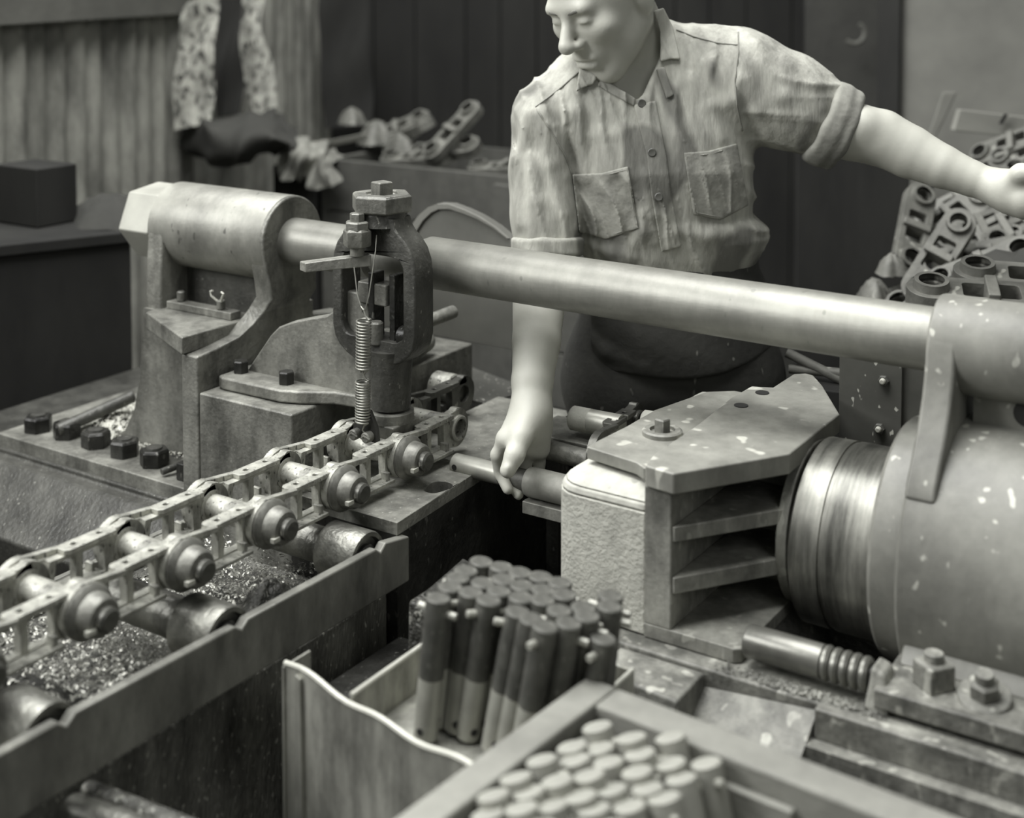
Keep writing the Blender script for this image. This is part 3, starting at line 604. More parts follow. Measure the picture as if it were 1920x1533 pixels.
# ================================================================== HELD PIN, RAM HEAD, RAM, PRESS CYLINDER
PYp, PZp = 1.83, .772
pl, pr_ = site(852, 889, y=PYp), site(1000, 918, y=PYp)
t = thing('held_pin', (pl[0], PYp, PZp), 'two tone steel pin held level in the hand, drilled at its left end', 'pin')
xL = pl[0]; xB = site(942, 905, y=PYp)[0]; xE = xL+.19
obj('ground_end', MB().lathe([(0, .0145), (.003, .0172), (xB-xL, .0172)], (xL, PYp, PZp), (1, 0, 0), 26), 'pin_light', t)
obj('shank', MB().lathe([(0, .0175), (xE-xB, .0175)], (xB, PYp, PZp), (1, 0, 0), 26), 'pin_dark', t)
obj('drilled_hole', MB().lathe([(0, .005), (.0008, .005)], (xL+.012, PYp-.0168, PZp), (0, -1, 0), 14), 'hole', t)

t = thing('ram_crosshead', (-.85, 1.865, .69), 'tapered ram head with dusty block, ribs and a bolted top plate', 'ram head')
xS = site(992, 905, y=PYp)[0]
obj('pin_socket', MB().lathe([(0, .0178), (0, .0230), (.004, .0240), (.16, .0240)], (xS, PYp, PZp), (1, 0, 0), 30, close=False), 'head_top', t)
obj('socket_key', MB().box(xS-.001, -.98, PYp-.02, PYp+.012, PZp-.047, PZp-.026), 'head', t, bevel=.002)
obj('nut', MB().hexnut((-1.015, 1.80, .725), (1, 0, 0), .022, .03), 'head_top', t, bevel=.001)
fb = [(-.849, 1.62), (-.962, 1.622), (-.978, 1.626), (-.991, 1.635), (-1.000, 1.648), (-1.005, 1.664), (-1.006, 1.682), (-1.006, 2.10), (-.849, 2.11)]
obj('face_block', MB().prism(fb, 'z', .691, .862), 'stone', t, bevel=.002)
mb = MB(); n_ = len(fb); top = [(x+(.022 if x < -.9 else 0), y+(.028 if y < 1.7 else 0)*1, .893 if x < -.9 and y > 1.65 else .882) for x, y in fb]
mb.hexa([(x, y, .8625) for x, y in fb], [(x+(.004 if x < -.9 else 0), y+.003, .874) for x, y in fb])
mb.hexa([(x+(.004 if x < -.9 else 0), y+.003, .8742) for x, y in fb], [(x+(.03 if x < -.9 else 0), y+(.03 if y < 1.7 else -.03), .892) for x, y in fb])
obj('dusty_top', mb, 'dust', t, bevel=.004)
obj('front_post', MB().box(-.849, -.807, 1.617, 2.112, .709, .902), 'head', t, bevel=.003)
def taper(z0, z1, dx=0., dy=0.):
    y = 1.619+dy
    pts = [(-.8065, y), (-.803+dx, y), (-.700+dx, 1.765+dy), (-.700+dx, 1.965-dy), (-.803+dx, 2.110-dy), (-.8065, 2.110-dy)]
    return MB().prism(pts, 'z', z0, z1)
tp = [(-.845, 1.612), (-.799, 1.606), (-.698, 1.762), (-.699, 1.967), (-.772, 2.09), (-.805, 2.136), (-.820, 2.140), (-.836, 2.125), (-.836, 2.036), (-.868, 2.023), (-.870, 1.947), (-.858, 1.80), (-.856, 1.66)]
obj('top_plate', MB().prism(tp, 'z', .902, .932, [circ(-.846, 2.0, .009, 12), circ(-.850, 1.925, .008, 12), circ(-.842, 1.735, .0085, 12)][:0]), 'head_top', t, bevel=.003)
cp1 = [(-.969, 1.668), (-.880, 1.652), (-.862, 1.640), (-.850, 1.640), (-.850, 2.03), (-.90, 2.03), (-.936, 2.0), (-.964, 1.87), (-.964, 1.78), (-.969, 1.70)]
obj('clamp_plate', MB().prism(cp1, 'z', .899, .917), 'head_top', t, bevel=.002)
ws = obj('washer', MB().lathe([(0, .030), (.006, .030), (.008, .027), (.008, .019), (.003, .019)], (-.902, 1.775, .917), (0, 0, 1), 30), 'head', t)
obj('square_bolt', MB().lathe([(0, .012), (.024, .012), (.026, .010)], (-.902, 1.775, .915), (0, 0, 1), 4, phase=.6), 'head', ws, bevel=.001)
for (x, y, z) in ((-.846, 1.998, .932), (-.848, 1.920, .932), (-.862, 1.735, .917)):
    obj('bolt_hole_shade', MB().lathe([(0, .011), (.0012, .011)], (x+.008 if z > .92 else x, y, z), (0, 0, 1), 16), 'hole', t)  # flat black discs paint the shade of holes not cut into the plates
obj('rib', taper(.832, .853), 'head', t, bevel=.003); obj('rib', taper(.760, .783), 'head', t, bevel=.003)
obj('foot', MB().prism([(-.849, 1.617), (-.716, 1.617), (-.706, 1.625), (-.706, 2.11), (-.849, 2.112)], 'z', .690, .710), 'head', t, bevel=.002)
obj('centre_web', MB().box(-.81, -.70, 1.84, 1.89, .71, .903), 'head', t)
obj('end_flange', MB().lathe([(0, .118), (.016, .118)], (-.712, BY, AZ+.008), (1, 0, 0), 36), 'head', t, bevel=.002)

t = thing('ram', (-.60, BY, AZ), 'thick polished ram sliding out of the press cylinder', 'ram')
obj('shaft', MB().lathe([(0, .121), (.005, .1305), (.045, .1315), (.046, .1295), (.051, .1295), (.052, .1315), (.30, .1315)], (-.692, BY, AZ), (1, 0, 0), 72), 'ram', t, sharp=25)

t = thing('press_cylinder', (-.1, BY, .70), 'big spattered press cylinder casting with an arm gripping the right end of the tie bar', 'press cylinder')
obj('drum', MB().lathe([(0, .14), (0, .160), (.006, .166), (.042, .167), (.043, .180), (.048, .186), (.95, .186)], (-.567, BY, .811), (1, 0, 0), 80), 'drum', t, sharp=25)
obj('boss', MB().lathe([(0, .046), (0, .060), (.006, .066), (.9, .066)], (-.518, BY, 1.094), (1, 0, 0), 48), 'drum', t, sharp=30)
wp = [(1.76, .90), (1.713, .922), (1.720, .942), (1.742, .970), (1.766, 1.003), (1.784, 1.04), (1.794, 1.07), (1.798, 1.10)]+[(BY+.066*math.cos(a), 1.094+.066*math.sin(a)) for a in np.linspace(PI*.92, PI*.08, 12)]+[(1.94, 1.05), (1.98, 1.0), (2.03, .94), (1.95, .90), (1.80, .90)]
obj('arm', MB().prism(wp, 'x', -.523, -.482), 'drum', t, bevel=.006)
obj('arm_web', MB().box(-.47, .38, 1.845, 1.885, .94, 1.06), 'drum', t)
hp = site(1832, 780, x=-.40)
obj('cored_hole', MB().lathe([(0, .018), (.002, .018)], (-.400, 1.8445, 1.02), (0, -1, 0), 18), 'hole', t)
obj('base_flange', MB().box(-.522, .38, 1.600, 2.13, .697, .722), 'bed', t, bevel=.003)
obj('saddle', MB().hexa([(-.515, 1.672, .72), (.38, 1.672, .72), (.38, 2.06, .72), (-.515, 2.06, .72)], [(-.515, 1.70, .748), (.38, 1.70, .748), (.38, 2.03, .748), (-.515, 2.03, .748)]), 'drum', t, bevel=.006)
p = site(1748, 1290, z=.722)
obj('bolt', MB().lathe([(0, .026), (.030, .026), (.033, .022)], (p[0], 1.645, .722), (0, 0, 1), 4, phase=.15).lathe([(0, .013), (.012, .012)], (p[0], 1.645, .754), (0, 0, 1), 12), 'bed', t, bevel=.003)
p = site(1848, 1308, z=.722)
bw_ = obj('washer', MB().lathe([(0, .032), (.007, .032), (.009, .030)], (p[0], 1.648, .722), (0.05, -.25, 1), 26), 'bed', t, bevel=.001)
obj('stud_nut', MB().lathe([(0, .019), (.016, .019), (.019, .015)], (p[0], 1.646, .730), (0.05, -.2, 1), 6).lathe([(0, .012), (.012, .011)], (p[0]+.001, 1.642, .748), (.05, -.2, 1), 14), 'bed', bw_, bevel=.001)

t = thing('front_bed', (-.4, 1.65, 0), 'spattered machine bed stepping down below the ram head and press cylinder', 'machine bed')
obj('rail', MB().box(-1.0, .40, 1.588, 1.70, .30, .689), 'bed', t, bevel=.004)
obj('rear_rail', MB().box(-1.0, .40, 2.03, 2.15, .30, .689), 'bed', t, bevel=.004)
obj('ledge', MB().box(-.585, .40, 1.567, 1.587, .30, .693), 'bed', t, bevel=.003)
obj('left_block', MB().hexa([(-.868, 1.45, .40), (-.742, 1.47, .40), (-.742, 1.587, .40), (-.868, 1.587, .40)], [(-.868, 1.52, .682), (-.742, 1.505, .682), (-.742, 1.587, .684), (-.868, 1.587, .684)]), 'bed', t, bevel=.004)
obj('chip_slope', MB().hexa([(-.742, 1.40, .40), (-.588, 1.40, .40), (-.588, 1.587, .40), (-.742, 1.587, .40)], [(-.742, 1.42, .56), (-.588, 1.42, .575), (-.588, 1.587, .680), (-.742, 1.587, .665)]), 'bed', t)
obj('lower_face', MB().box(-.588, .40, 1.545, 1.566, .30, .655), 'bed', t)
t = thing('buffer_rod', (-.64, 1.63, .69), 'short buffer rod with heavy coil rings lying at the ram head foot', 'rod')
obj('rod', MB().lathe([(0, .020), (.003, .0215), (.104, .0215)], (-.700, 1.628, .722), (1, .0, 0), 30), 'rod', t)
for k in range(5):
    obj('coil_ring', MB().tube([(-.590+.0125*k, 1.628+.0165*math.cos(a), .722+.0165*math.sin(a)) for a in np.linspace(0, 2*PI, 20)[:-1]], .0062, 8, closed=True), 'rod', t)
obj('core', MB().cyl((-.60, 1.628, .722), (-.52, 1.628, .722), .013), 'oily', t)
obj('grimed_lug', MB().hexa([(-.535, 1.60, .69), (-.505, 1.60, .69), (-.505, 1.66, .69), (-.535, 1.66, .69)], [(-.530, 1.615, .742), (-.512, 1.615, .735), (-.512, 1.65, .735), (-.530, 1.65, .742)]), 'bed', t, bevel=.006)
swarf('bed_chips', 'bed', 700, lambda r: (-.735+.23*r.uniform()**.7, r.uniform(1.59, 1.612), .69+.004*r.uniform()), .0042, None, 'crusted chips along the bed edge below the buffer rod', 'chips', 21)
# guard plates behind the bar
t = thing('guard_plate', (-.62, 2.06, .70), 'dark speckled guard plate with two nuts behind the right end of the tie bar', 'plate')
obj('plate', MB().box(-.732, -.632, 2.055, 2.062, .70, 1.06), 'guardp', t, bevel=.001)
obj('rear_plate', MB().box(-.66, -.45, 2.063, 2.068, .70, 1.06), 'guardp', t)
for px, py in ((1658, 712), (1650, 802)):
    p = site(px, py, y=2.055); nn = obj('nut', MB().hexnut((p[0], 2.055, p[2]), (0, -1, 0), .0085, .007), 'guardp', t); obj('screw_end', MB().lathe([(0, .005), (.004, .0045), (.005, .003)], (p[0], 2.048, p[2]), (0, -1, 0), 12), 'lip', nn)
t = thing('curved_fin', (-1.55, 2.2, .86), 'thin curved iron guard fin rising behind the tie bar', 'fin')
fp = [site(q[0], q[1], y=2.2) for q in ((735, 480), (757, 445), (772, 425), (788, 402), (806, 387), (822, 381), (845, 382), (872, 392), (900, 405), (930, 424), (955, 445), (985, 470))]
f2 = [(p[0], p[2]) for p in fp]+[(-1.36, .86), (-1.80, .86)]
obj('plate', MB().prism(f2, 'y', 2.2, 2.222), 'fin', t, bevel=.001)
_o = [(p[0], p[2]) for p in fp[1:11]]; _i = []
for k_, (a_, b_) in enumerate(_o):
    v_ = Vector((-1.585-a_, 1.02-b_)).normalized()*(.017*(1-k_/9.5)+.001); _i.append((a_+v_.x, b_+v_.y))
for k_ in range(9): pass
obj('rim', MB().prism(_o+_i[::-1], 'y', 2.194, 2.1995), 'panelg', t)
# parts waiting on the table at the worker's hip
t = thing('side_table', (-1.05, 2.1, .0), 'low dark table behind the ram head that carries loose links and pins', 'table')
obj('top', MB().box(-1.24, -.86, 1.925, 2.03, .795, .815), 'cast', t, bevel=.003)
obj('leg', MB().box(-1.235, -1.21, 1.985, 2.02, .0, .795), 'oily', t); obj('leg', MB().box(-.90, -.875, 1.985, 2.02, .52, .795), 'oily', t)
def lying_pin(name, pa, pb, z, r, label):
    a, b = Vector(site(*pa, z=z)), Vector(site(*pb, z=z)); t = thing(name, a, label, 'pin'); ax = (b-a).normalized(); L = (b-a).length
    obj('worn_end', MB().lathe([(0, r-.003), (.003, r), (L*.38, r)], a, ax, 24), 'dust', t); obj('shank', MB().lathe([(L*.38, r*.99), (L, r*.99)], a, ax, 24), 'pin_light', t)
lying_pin('loose_pin', (1072, 782), (1165, 800), .845, .0205, 'pale worn pin lying on the side table right of the forearm')
lying_pin('loose_bush', (1205, 790), (1275, 800), .845, .020, 'pale rounded bush lying behind the bolt of the ram head')
l2 = thing('loose_link', (-1.072, 1.862, .832), 'loose chain side plate on the side table beside the pale pin', 'chain link', None, (0, 0, .06)); plate_parts(l2, 1, 0, m='chain_end')
obj('bore_collar', MB().lathe([(0, .0225), (.007, .0225), (.009, .020), (.009, .0165), (-.012, .0165)], (.004, PIT, 0), (1, 0, 0), 26, close=False), 'chain_end', l2, world=False)
a, b = site(1015, 838, y=1.90), site(1105, 862, y=1.90)
o = obj('socket_rod', MB().cyl(a, b+(b-a)*.4, .0165, ch=.002), 'cast'); tag(o, 'dark round rod behind the hand, running into the ram head', 'rod')
t = tag(obj('tray_sheet', MB().hexa([(-1.70, 2.40, .736), (-1.552, 2.352, .736), (-1.50, 2.276, .736), (-1.521, 2.205, .736), (-1.70, 2.205, .736)], [(-1.70, 2.40, .74), (-1.552, 2.352, .74), (-1.50, 2.276, .74), (-1.521, 2.205, .74), (-1.70, 2.205, .74)]), 'guardp'), 'corner of a thin dark tray sheet behind the chain end', 'tray')

# ================================================================== BACKGROUND
t = thing('scrap_bin', (-2.2, 3.4, 0), 'dark plank bin with a cleat, holding scrap links behind the worker', 'bin')
for k, (z0, z1) in enumerate(((.86, 1.022), (.70, .855), (.54, .695), (.38, .535))):
    obj('plank', MB().box(-2.80, -1.72, 3.20, 3.225, z0, z1), 'binw', t, bevel=.003)
obj('cleat', MB().box(-2.16, -2.09, 3.178, 3.199, .30, 1.0), 'binw', t, bevel=.003)
obj('bolt', MB().hexnut((-2.125, 3.178, .60), (0, -1, 0), .016, .014), 'cast_dark', t)
for z in (.86, 1.022): pass
obj('end_plank', MB().box(-2.825, -2.80, 3.20, 3.70, .30, 1.02), 'binw', t, bevel=.003)
obj('back_plank', MB().box(-2.80, -1.72, 3.70, 3.725, .30, 1.02), 'binw', t)
obj('fill_board', MB().box(-2.80, -1.72, 3.226, 3.70, .90, .93), 'cloth_d', t)
# cast links for the piles: simple open-frame castings
def make_scrap(name, label, group, m='link_pile'):
    t = thing(name, (0, 0, 0), label, 'chain link', group)
    o = circ(0, 0, .040, 12, PI*.5, PI*1.5)+circ(.19, 0, .040, 12, -PI*.5, PI*.5)
    obj('frame', MB().prism(o, 'z', -.016, .016, [circ(0, 0, .021, 14), circ(.19, 0, .021, 14), rrect(.050, .090, -.024, .024, .006, 2), rrect(.102, .140, -.024, .024, .006, 2)]), m, t, bevel=.003, world=False)
    for x_ in (0, .19): obj('rim', MB().lathe([(0, .021), (0, .030), (.014, .028), (.014, .021)], (x_, 0, .016), (0, 0, 1), 22, close=False), m, t, world=False)
    obj('cross_bar', MB().box(.086, .106, -.036, .036, -.030, .028), m, t, bevel=.003, world=False)
    return t
sc0 = make_scrap('scrap_link', '', 'cast links in the right hand pile')
# heap core under the right pile
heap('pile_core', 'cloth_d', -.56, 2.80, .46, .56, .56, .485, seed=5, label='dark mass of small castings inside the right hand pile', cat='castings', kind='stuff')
tag(obj('pile_table', MB().box(-1.05, .2, 2.22, 3.5, 0, .45), 'dwood'), 'low dark bench below the right hand pile of castings', 'bench')
pile = [(1745, 412, 3.05, 30, .4, .2, 'upper left'), (1790, 395, 3.1, 35, .2, .3, 'upper middle'), (1835, 420, 3.0, 28, .5, .1, 'upper right'), (1880, 400, 3.0, 40, .2, .3, 'top right, under the wrist'), (1728, 448, 2.95, 40, .6, .2, 'left shoulder'), (1775, 452, 2.9, 32, .3, .4, 'middle left'), (1822, 460, 2.88, 25, .5, .2, 'centre'),
        (1868, 455, 2.85, 38, .4, .3, 'centre right'), (1905, 450, 2.85, 30, .5, .1, 'right edge'), (1702, 488, 2.85, 95, .9, .1, 'left side, standing on end'), (1752, 500, 2.8, 22, .3, .3, 'lower left'), (1800, 498, 2.75, 30, .3, .2, 'lower middle'), (1850, 490, 2.75, 18, .4, .1, 'lower right'), (1895, 495, 2.7, 35, .3, .2, 'lower right edge'),
        (1722, 540, 2.7, 60, .7, .3, 'bottom left'), (1690, 575, 2.7, 20, .3, .2, 'bottom, just above the tie bar'), (1650, 580, 2.8, 10, .4, .2, 'bottom left foot'), (1770, 530, 2.65, 15, .3, .1, 'bottom middle'),
        (1880, 300, 3.35, 5, .3, .2, 'far behind the wrist, topmost'), (1845, 292, 3.4, -5, .3, .2, 'far behind the forearm'), (1905, 322, 3.3, 10, .3, .2, 'far right behind the hand')]
for i, (px, py, d, yawd, pit, rol, wh) in enumerate(pile):
    d = d+.16; P = site(px, py, d=d); r = (rol+RNG.uniform(-.2, .2)+.5, -pit+RNG.uniform(-.15, .15), math.radians(yawd))
    lb = 'cast chain link in the right hand pile, '+wh
    if i == 0: sc0.location = P; sc0.rotation_euler = r; sc0['label'] = lb
    else: o = dup(sc0, P, r, lb)
    if i == len(pile)-1:
        _s = [Vector((*site(q, 350, d=e)[:2], 0)) for q, e in ((1805, 3.42), (1990, 3.36), (1990, 3.64), (1805, 3.70))]
        tag(obj('dark_stand', MB().hexa(_s, [Vector((q.x, q.y, 1.035)) for q in _s]), 'dwood', bevel=.004), 'dark stand behind the outstretched arm, carrying the far cast links', 'stand')
    (sc0 if i == 0 else o).scale = (.88, .88, .88)
# two clear links at the front of the pile
for (px, py, d, rz, lb) in ((1832, 520, 2.42, .30, 'big clear chain link lying flat near the cylinder boss, upper of two'), (1745, 553, 2.36, .36, 'big clear chain link just above the tie bar, lower of two')):
    P = site(px, py, d=d); o = dup(sc0, P, (.25, .02, rz-.0), lb); o['group'] = 'large links in front of the pile'; o.scale = (1.05, 1.05, 1.05)
# loose pale lumps
for k, (px, py, d, r, lb) in enumerate(((1672, 498, 2.95, .034, 'pale rounded lump at the left foot of the pile'), (1640, 550, 2.9, .04, 'grey lump above the tie bar at the pile foot'))):
    P = site(px, py, d=d); heap('casting_lump', 'link_pile', P[0], P[1], r, r, r*1.3, P[2]-r*.5, seed=30+k, label=lb, cat='lump')
# scrap in the bin
bl = [(735, 300, 3.30, 8, .1, .3, 'left end, flat behind the rags'), (790, 290, 3.35, 10, .2, .6, 'middle, lying flat'), (815, 285, 3.3, 62, .75, .2, 'standing up at the right'), (900, 318, 3.3, 5, .1, .2, 'right end, half hidden by the sleeve'), (700, 262, 3.45, 30, .4, .5, 'back left, tilted'), (745, 255, 3.5, -20, .3, .4, 'back, tilted')]
for i, (px, py, y, yawd, pit, rol, wh) in enumerate(bl):
    P = site(px, py, y=y); o = dup(sc0, P, (rol, -pit, math.radians(yawd)), 'scrap chain link in the plank bin, '+wh); o['group'] = 'scrap links in the plank bin'; o.scale = (.9, .9, .9)
def flatbar(name, pa, pb, y, wz, m, label, cat):
    a, b = Vector(site(*pa, y=y)), Vector(site(*pb, y=y)); ax = (b-a).normalized(); up = Vector((0, -.4, 1)).normalized()*wz; th = Vector((0, .02, 0))
    o = obj(name, MB().hexa([a, b, b+th, a+th], [a+up, b+up, b+th+up, a+th+up]), m, bevel=.003); return tag(o, label, cat)
flatbar('flat_stick', (600, 278), (682, 262), 3.25, .022, 'board', 'pale flat stick lying in the bin beside the rags', 'stick')
# rags draped over the bin corner
def rag(name, pts, m, label, cat, nz=6):
    "pts: rows of (px,py,y) control points, top row first"
    rows = [[Vector(site(a, b, y=c)) for a, b, c in r] for r in pts]
    def fn(u, v):
        def cr(L, s):
            s = s*(len(L)-1); i = min(int(s), len(L)-2); f = s-i; p0 = L[max(i-1, 0)]; p1 = L[i]; p2 = L[i+1]; p3 = L[min(i+2, len(L)-1)]
            return .5*((2*p1)+(p2-p0)*f+(2*p0-5*p1+4*p2-p3)*f*f+(3*p1-p0-3*p2+p3)*f**3)
        p = cr([cr(r, u) for r in rows], v); p = p+Vector((0, -.012*math.sin(u*23+v*4)-.008*math.sin(u*11-v*7), .004*math.sin(u*17))); return p
    o = obj(name, MB().grid(fn, 40, 24, thick=(0, .004, 0)), m, sharp=180); return tag(o, label, cat)
rag('hanging_rag', [[(535, 262, 3.28), (560, 255, 3.30), (590, 268, 3.3), (612, 262, 3.3)], [(528, 280, 3.17), (556, 276, 3.16), (585, 285, 3.16), (600, 282, 3.17)], [(526, 318, 3.17), (548, 320, 3.15), (570, 322, 3.16), (580, 318, 3.17)], [(524, 340, 3.17), (545, 336, 3.15), (565, 338, 3.16), (572, 330, 3.17)]], 'cloth_l', 'pale rag with a folded top hanging over the bin corner', 'rag')
rag('twisted_rag', [[(580, 270, 3.24), (600, 262, 3.25), (622, 275, 3.25), (640, 290, 3.24)], [(585, 292, 3.14), (605, 282, 3.14), (612, 296, 3.14), (622, 305, 3.15)], [(576, 320, 3.14), (596, 326, 3.12), (616, 318, 3.12), (630, 328, 3.15)], [(572, 348, 3.15), (596, 354, 3.12), (626, 350, 3.12), (645, 336, 3.15)]], 'cloth_l', 'second pale rag, twisted and looped, hanging beside the first', 'rag')
rag('dark_coat', [[(330, 250, 3.28), (372, 205, 3.25), (420, 222, 3.22), (480, 205, 3.25), (530, 235, 3.28), (560, 262, 3.3)], [(335, 262, 3.15), (378, 232, 3.08), (430, 245, 3.05), (480, 240, 3.05), (520, 255, 3.1), (555, 272, 3.15)], [(355, 285, 3.15), (395, 285, 3.05), (440, 290, 3.0), (480, 280, 3.05), (505, 275, 3.1), (530, 282, 3.15)], [(380, 300, 3.2), (405, 310, 3.1), (440, 312, 3.05), (465, 305, 3.1), (490, 290, 3.15), (520, 290, 3.2)]], 'cloth_d', 'dark coat thrown over the bench against the wall', 'coat')
rag('dark_cloth', [[(470, 225, 3.4), (500, 205, 3.42), (525, 208, 3.45), (550, 240, 3.45)], [(470, 240, 3.35), (500, 225, 3.35), (530, 230, 3.38), (560, 255, 3.4)], [(480, 262, 3.3), (510, 250, 3.3), (540, 255, 3.3), (580, 268, 3.32)], [(500, 280, 3.3), (525, 275, 3.3), (550, 275, 3.3), (590, 282, 3.3)]], 'cloth_d', 'dark rounded bundle of cloth on the bench behind the rags', 'cloth')
for k, (px, py, w_, lb) in enumerate(((660, 215, .05, 'small grey crumpled rag at the back of the bin'), (705, 245, .07, 'crumpled grey sacking in the bin'), (755, 262, .06, 'grey crumpled scrap sheet in the bin'))):
    P = site(px, py, y=3.45); heap('crumpled_sacking', 'link_pile', P[0], P[1], w_, w_*.8, w_*1.1, P[2]-w_*.6, seed=50+k, label=lb, cat='rag')
# low bench under the coat and along the left wall
tag(obj('timber_block', MB().box(-3.05, -2.86, 3.22, 3.40, 0, .98), 'dwood', bevel=.004), 'dark upright block under the coat in the wall corner', 'block')
a, b, c = site(-60, 478, d=3.05), site(245, 405, d=3.25), site(150, 400, d=3.6)
ax = Vector((b[0]-a[0], b[1]-a[1], 0)); nrm = Vector((-ax.y, ax.x, 0)).normalized()*.30
a_, b_ = Vector((a[0], a[1], 0)), Vector((b[0], b[1], 0))
t = thing('dark_chest', ((a[0]+b[0])/2, (a[1]+b[1])/2, 0), 'long dark chest standing in shadow along the corrugated wall', 'chest')
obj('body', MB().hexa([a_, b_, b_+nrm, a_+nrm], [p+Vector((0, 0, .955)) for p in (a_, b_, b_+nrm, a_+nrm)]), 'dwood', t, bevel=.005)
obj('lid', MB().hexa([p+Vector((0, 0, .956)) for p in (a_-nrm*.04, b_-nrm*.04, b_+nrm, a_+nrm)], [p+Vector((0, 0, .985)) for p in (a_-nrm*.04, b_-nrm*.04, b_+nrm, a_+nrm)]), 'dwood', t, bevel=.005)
heap('lid_sack', 'cloth_d', b[0]-.12, b[1]+.05, .13, .10, .07, .985, seed=77, label='flat dark sack lying on the chest lid', cat='sack')
o = tag(obj('dark_box', MB().box(*(lambda p: (p[0]-.10, p[0]+.06, p[1], p[1]+.12, .986, 1.13))(site(40, 420, d=3.3))), 'dwood', bevel=.004), 'small dark box standing on the chest at the left edge', 'box')
# weathered sheets leaning on the wall
def wsheet(name, rows, d, m, label):
    R_ = [[Vector(site(a, b, d=d)) for a, b in r] for r in rows]
    def fn(u, v):
        s = v*(len(R_)-1); i = min(int(s), len(R_)-2); f = s-i
        p = (R_[i][0].lerp(R_[i][1], u)).lerp(R_[i+1][0].lerp(R_[i+1][1], u), f)
        return p+Vector((0, -1, 0))*(.010*math.sin(u*7+v*5)+.008*math.sin(v*11+u*3))
    o = obj(name, MB().grid(fn, 14, 26, thick=Vector(FH)*.006), m, sharp=180); return tag(o, label, 'sheet')
wsheet('weathered_sheet', [[(348, 8), (415, -20)], [(340, 60), (410, 60)], [(326, 150), (398, 150)], [(318, 245), (396, 230)]], 4.42, 'peel', 'broad flaking weathered sheet leaning against the wall, left of two')
wsheet('weathered_sheet', [[(395, -30), (500, -30)], [(420, 30), (492, 40)], [(452, 90), (505, 110)], [(455, 215), (522, 215)]], 4.70, 'peel', 'narrow flaking weathered sheet leaning against the wall, right of two')
wsheet('dark_strip', [[(400, -20), (455, -20)], [(400, 100), (452, 100)], [(398, 220), (450, 215)]], 4.62, 'dwood', 'dark strip of timber between the two weathered sheets')
wsheet('door_leaf', [[(600, -30), (690, -30)], [(602, 110), (694, 110)], [(604, 240), (698, 235)]], 5.5, 'dwood', 'dark timber leaf right of the last corrugated strip')
# right background: post, pale board, hook
a = site(1770, 172, d=3.7); 
t = thing('frame_strut', (site(1745, 262, d=3.72)[0], site(1745, 262, d=3.72)[1], 0), 'slanted pale strut beside the level pale plank behind the outstretched arm', 'strut')
obj('slanted_top', MB().hexa([Vector(site(q, 262, d=e)) for q, e in ((1738, 3.7), (1752, 3.7), (1752, 3.75), (1738, 3.75))], [Vector(site(q, 172, d=e)) for q, e in ((1768, 3.7), (1795, 3.7), (1795, 3.75), (1768, 3.75))]), 'board', t, bevel=.003)
_b = [Vector(site(q, 262, d=e)) for q, e in ((1738, 3.7), (1752, 3.7), (1752, 3.75), (1738, 3.75))]
obj('lower_leg', MB().hexa([Vector((q.x, q.y, 0)) for q in _b], _b), 'dwood', t, bevel=.003)
t = thing('pale_board', tuple(site(1850, 235, d=3.6)), 'pale plank laid level behind the outstretched arm', 'board')
B_ = [Vector(site(q[0], q[1], d=3.6)) for q in ((1788, 245), (1950, 262), (1950, 222), (1800, 205))]
obj('face', MB().hexa([p for p in B_], [p+Vector(FH)*.03 for p in B_]), 'board', t, bevel=.003)
B2 = [Vector(site(q[0], q[1], d=3.58)) for q in ((1874, 232), (1880, 233), (1890, 214), (1884, 213))]
obj('nail_mark', MB().hexa(B2, [p+Vector(FH)*.006 for p in B2]), 'dwood', t)
hk = site(1602, 62, d=4.6); hv = [Vector(hk)+Vector(RV)*(.035*math.cos(a))+Vector((0, 0, .035*math.sin(a))) for a in np.linspace(-PI*.75, PI*.35, 12)]
hb = thing('hook_board', tuple(site(1600, 120, d=4.72)), 'dark board behind the worker, carrying a curved hook', 'board')
hp_ = [Vector(site(q[0], q[1], d=4.72)) for q in ((1512, 330), (1684, 330), (1684, -40), (1512, -40))]
obj('face', MB().hexa(hp_, [p+Vector(FH)*.03 for p in hp_]), 'cloth_d', hb)
o = obj('curved_hook', MB().tube(hv, .008, 8), 'link_pile'); tag(o, 'curved pale hook on the dark board behind the worker', 'hook')
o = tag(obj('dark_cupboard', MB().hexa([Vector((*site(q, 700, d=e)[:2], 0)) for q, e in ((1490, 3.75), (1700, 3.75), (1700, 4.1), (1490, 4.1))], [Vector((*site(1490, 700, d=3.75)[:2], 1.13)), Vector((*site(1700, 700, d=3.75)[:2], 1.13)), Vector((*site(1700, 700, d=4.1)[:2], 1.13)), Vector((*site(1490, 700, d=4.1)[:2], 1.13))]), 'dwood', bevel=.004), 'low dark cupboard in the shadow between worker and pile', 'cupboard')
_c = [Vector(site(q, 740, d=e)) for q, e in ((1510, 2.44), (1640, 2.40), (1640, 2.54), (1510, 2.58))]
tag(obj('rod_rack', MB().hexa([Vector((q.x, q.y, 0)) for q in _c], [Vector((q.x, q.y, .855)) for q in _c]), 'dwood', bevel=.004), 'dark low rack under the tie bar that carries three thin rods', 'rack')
for k, (pa, pb, lb) in enumerate((((1475, 660), (1585, 715), 'thin rod under the tie bar, upper of three behind the ram head'), ((1480, 690), (1590, 700), 'thin rod under the tie bar, middle of three'), ((1500, 725), (1590, 735), 'thin rod under the tie bar, lower of three'))):
    a, b = site(*pa, d=2.50), site(*pb, d=2.46); o = tag(obj('thin_rod', MB().cyl(a, b, .009), 'link_pile'), lb, 'rod')

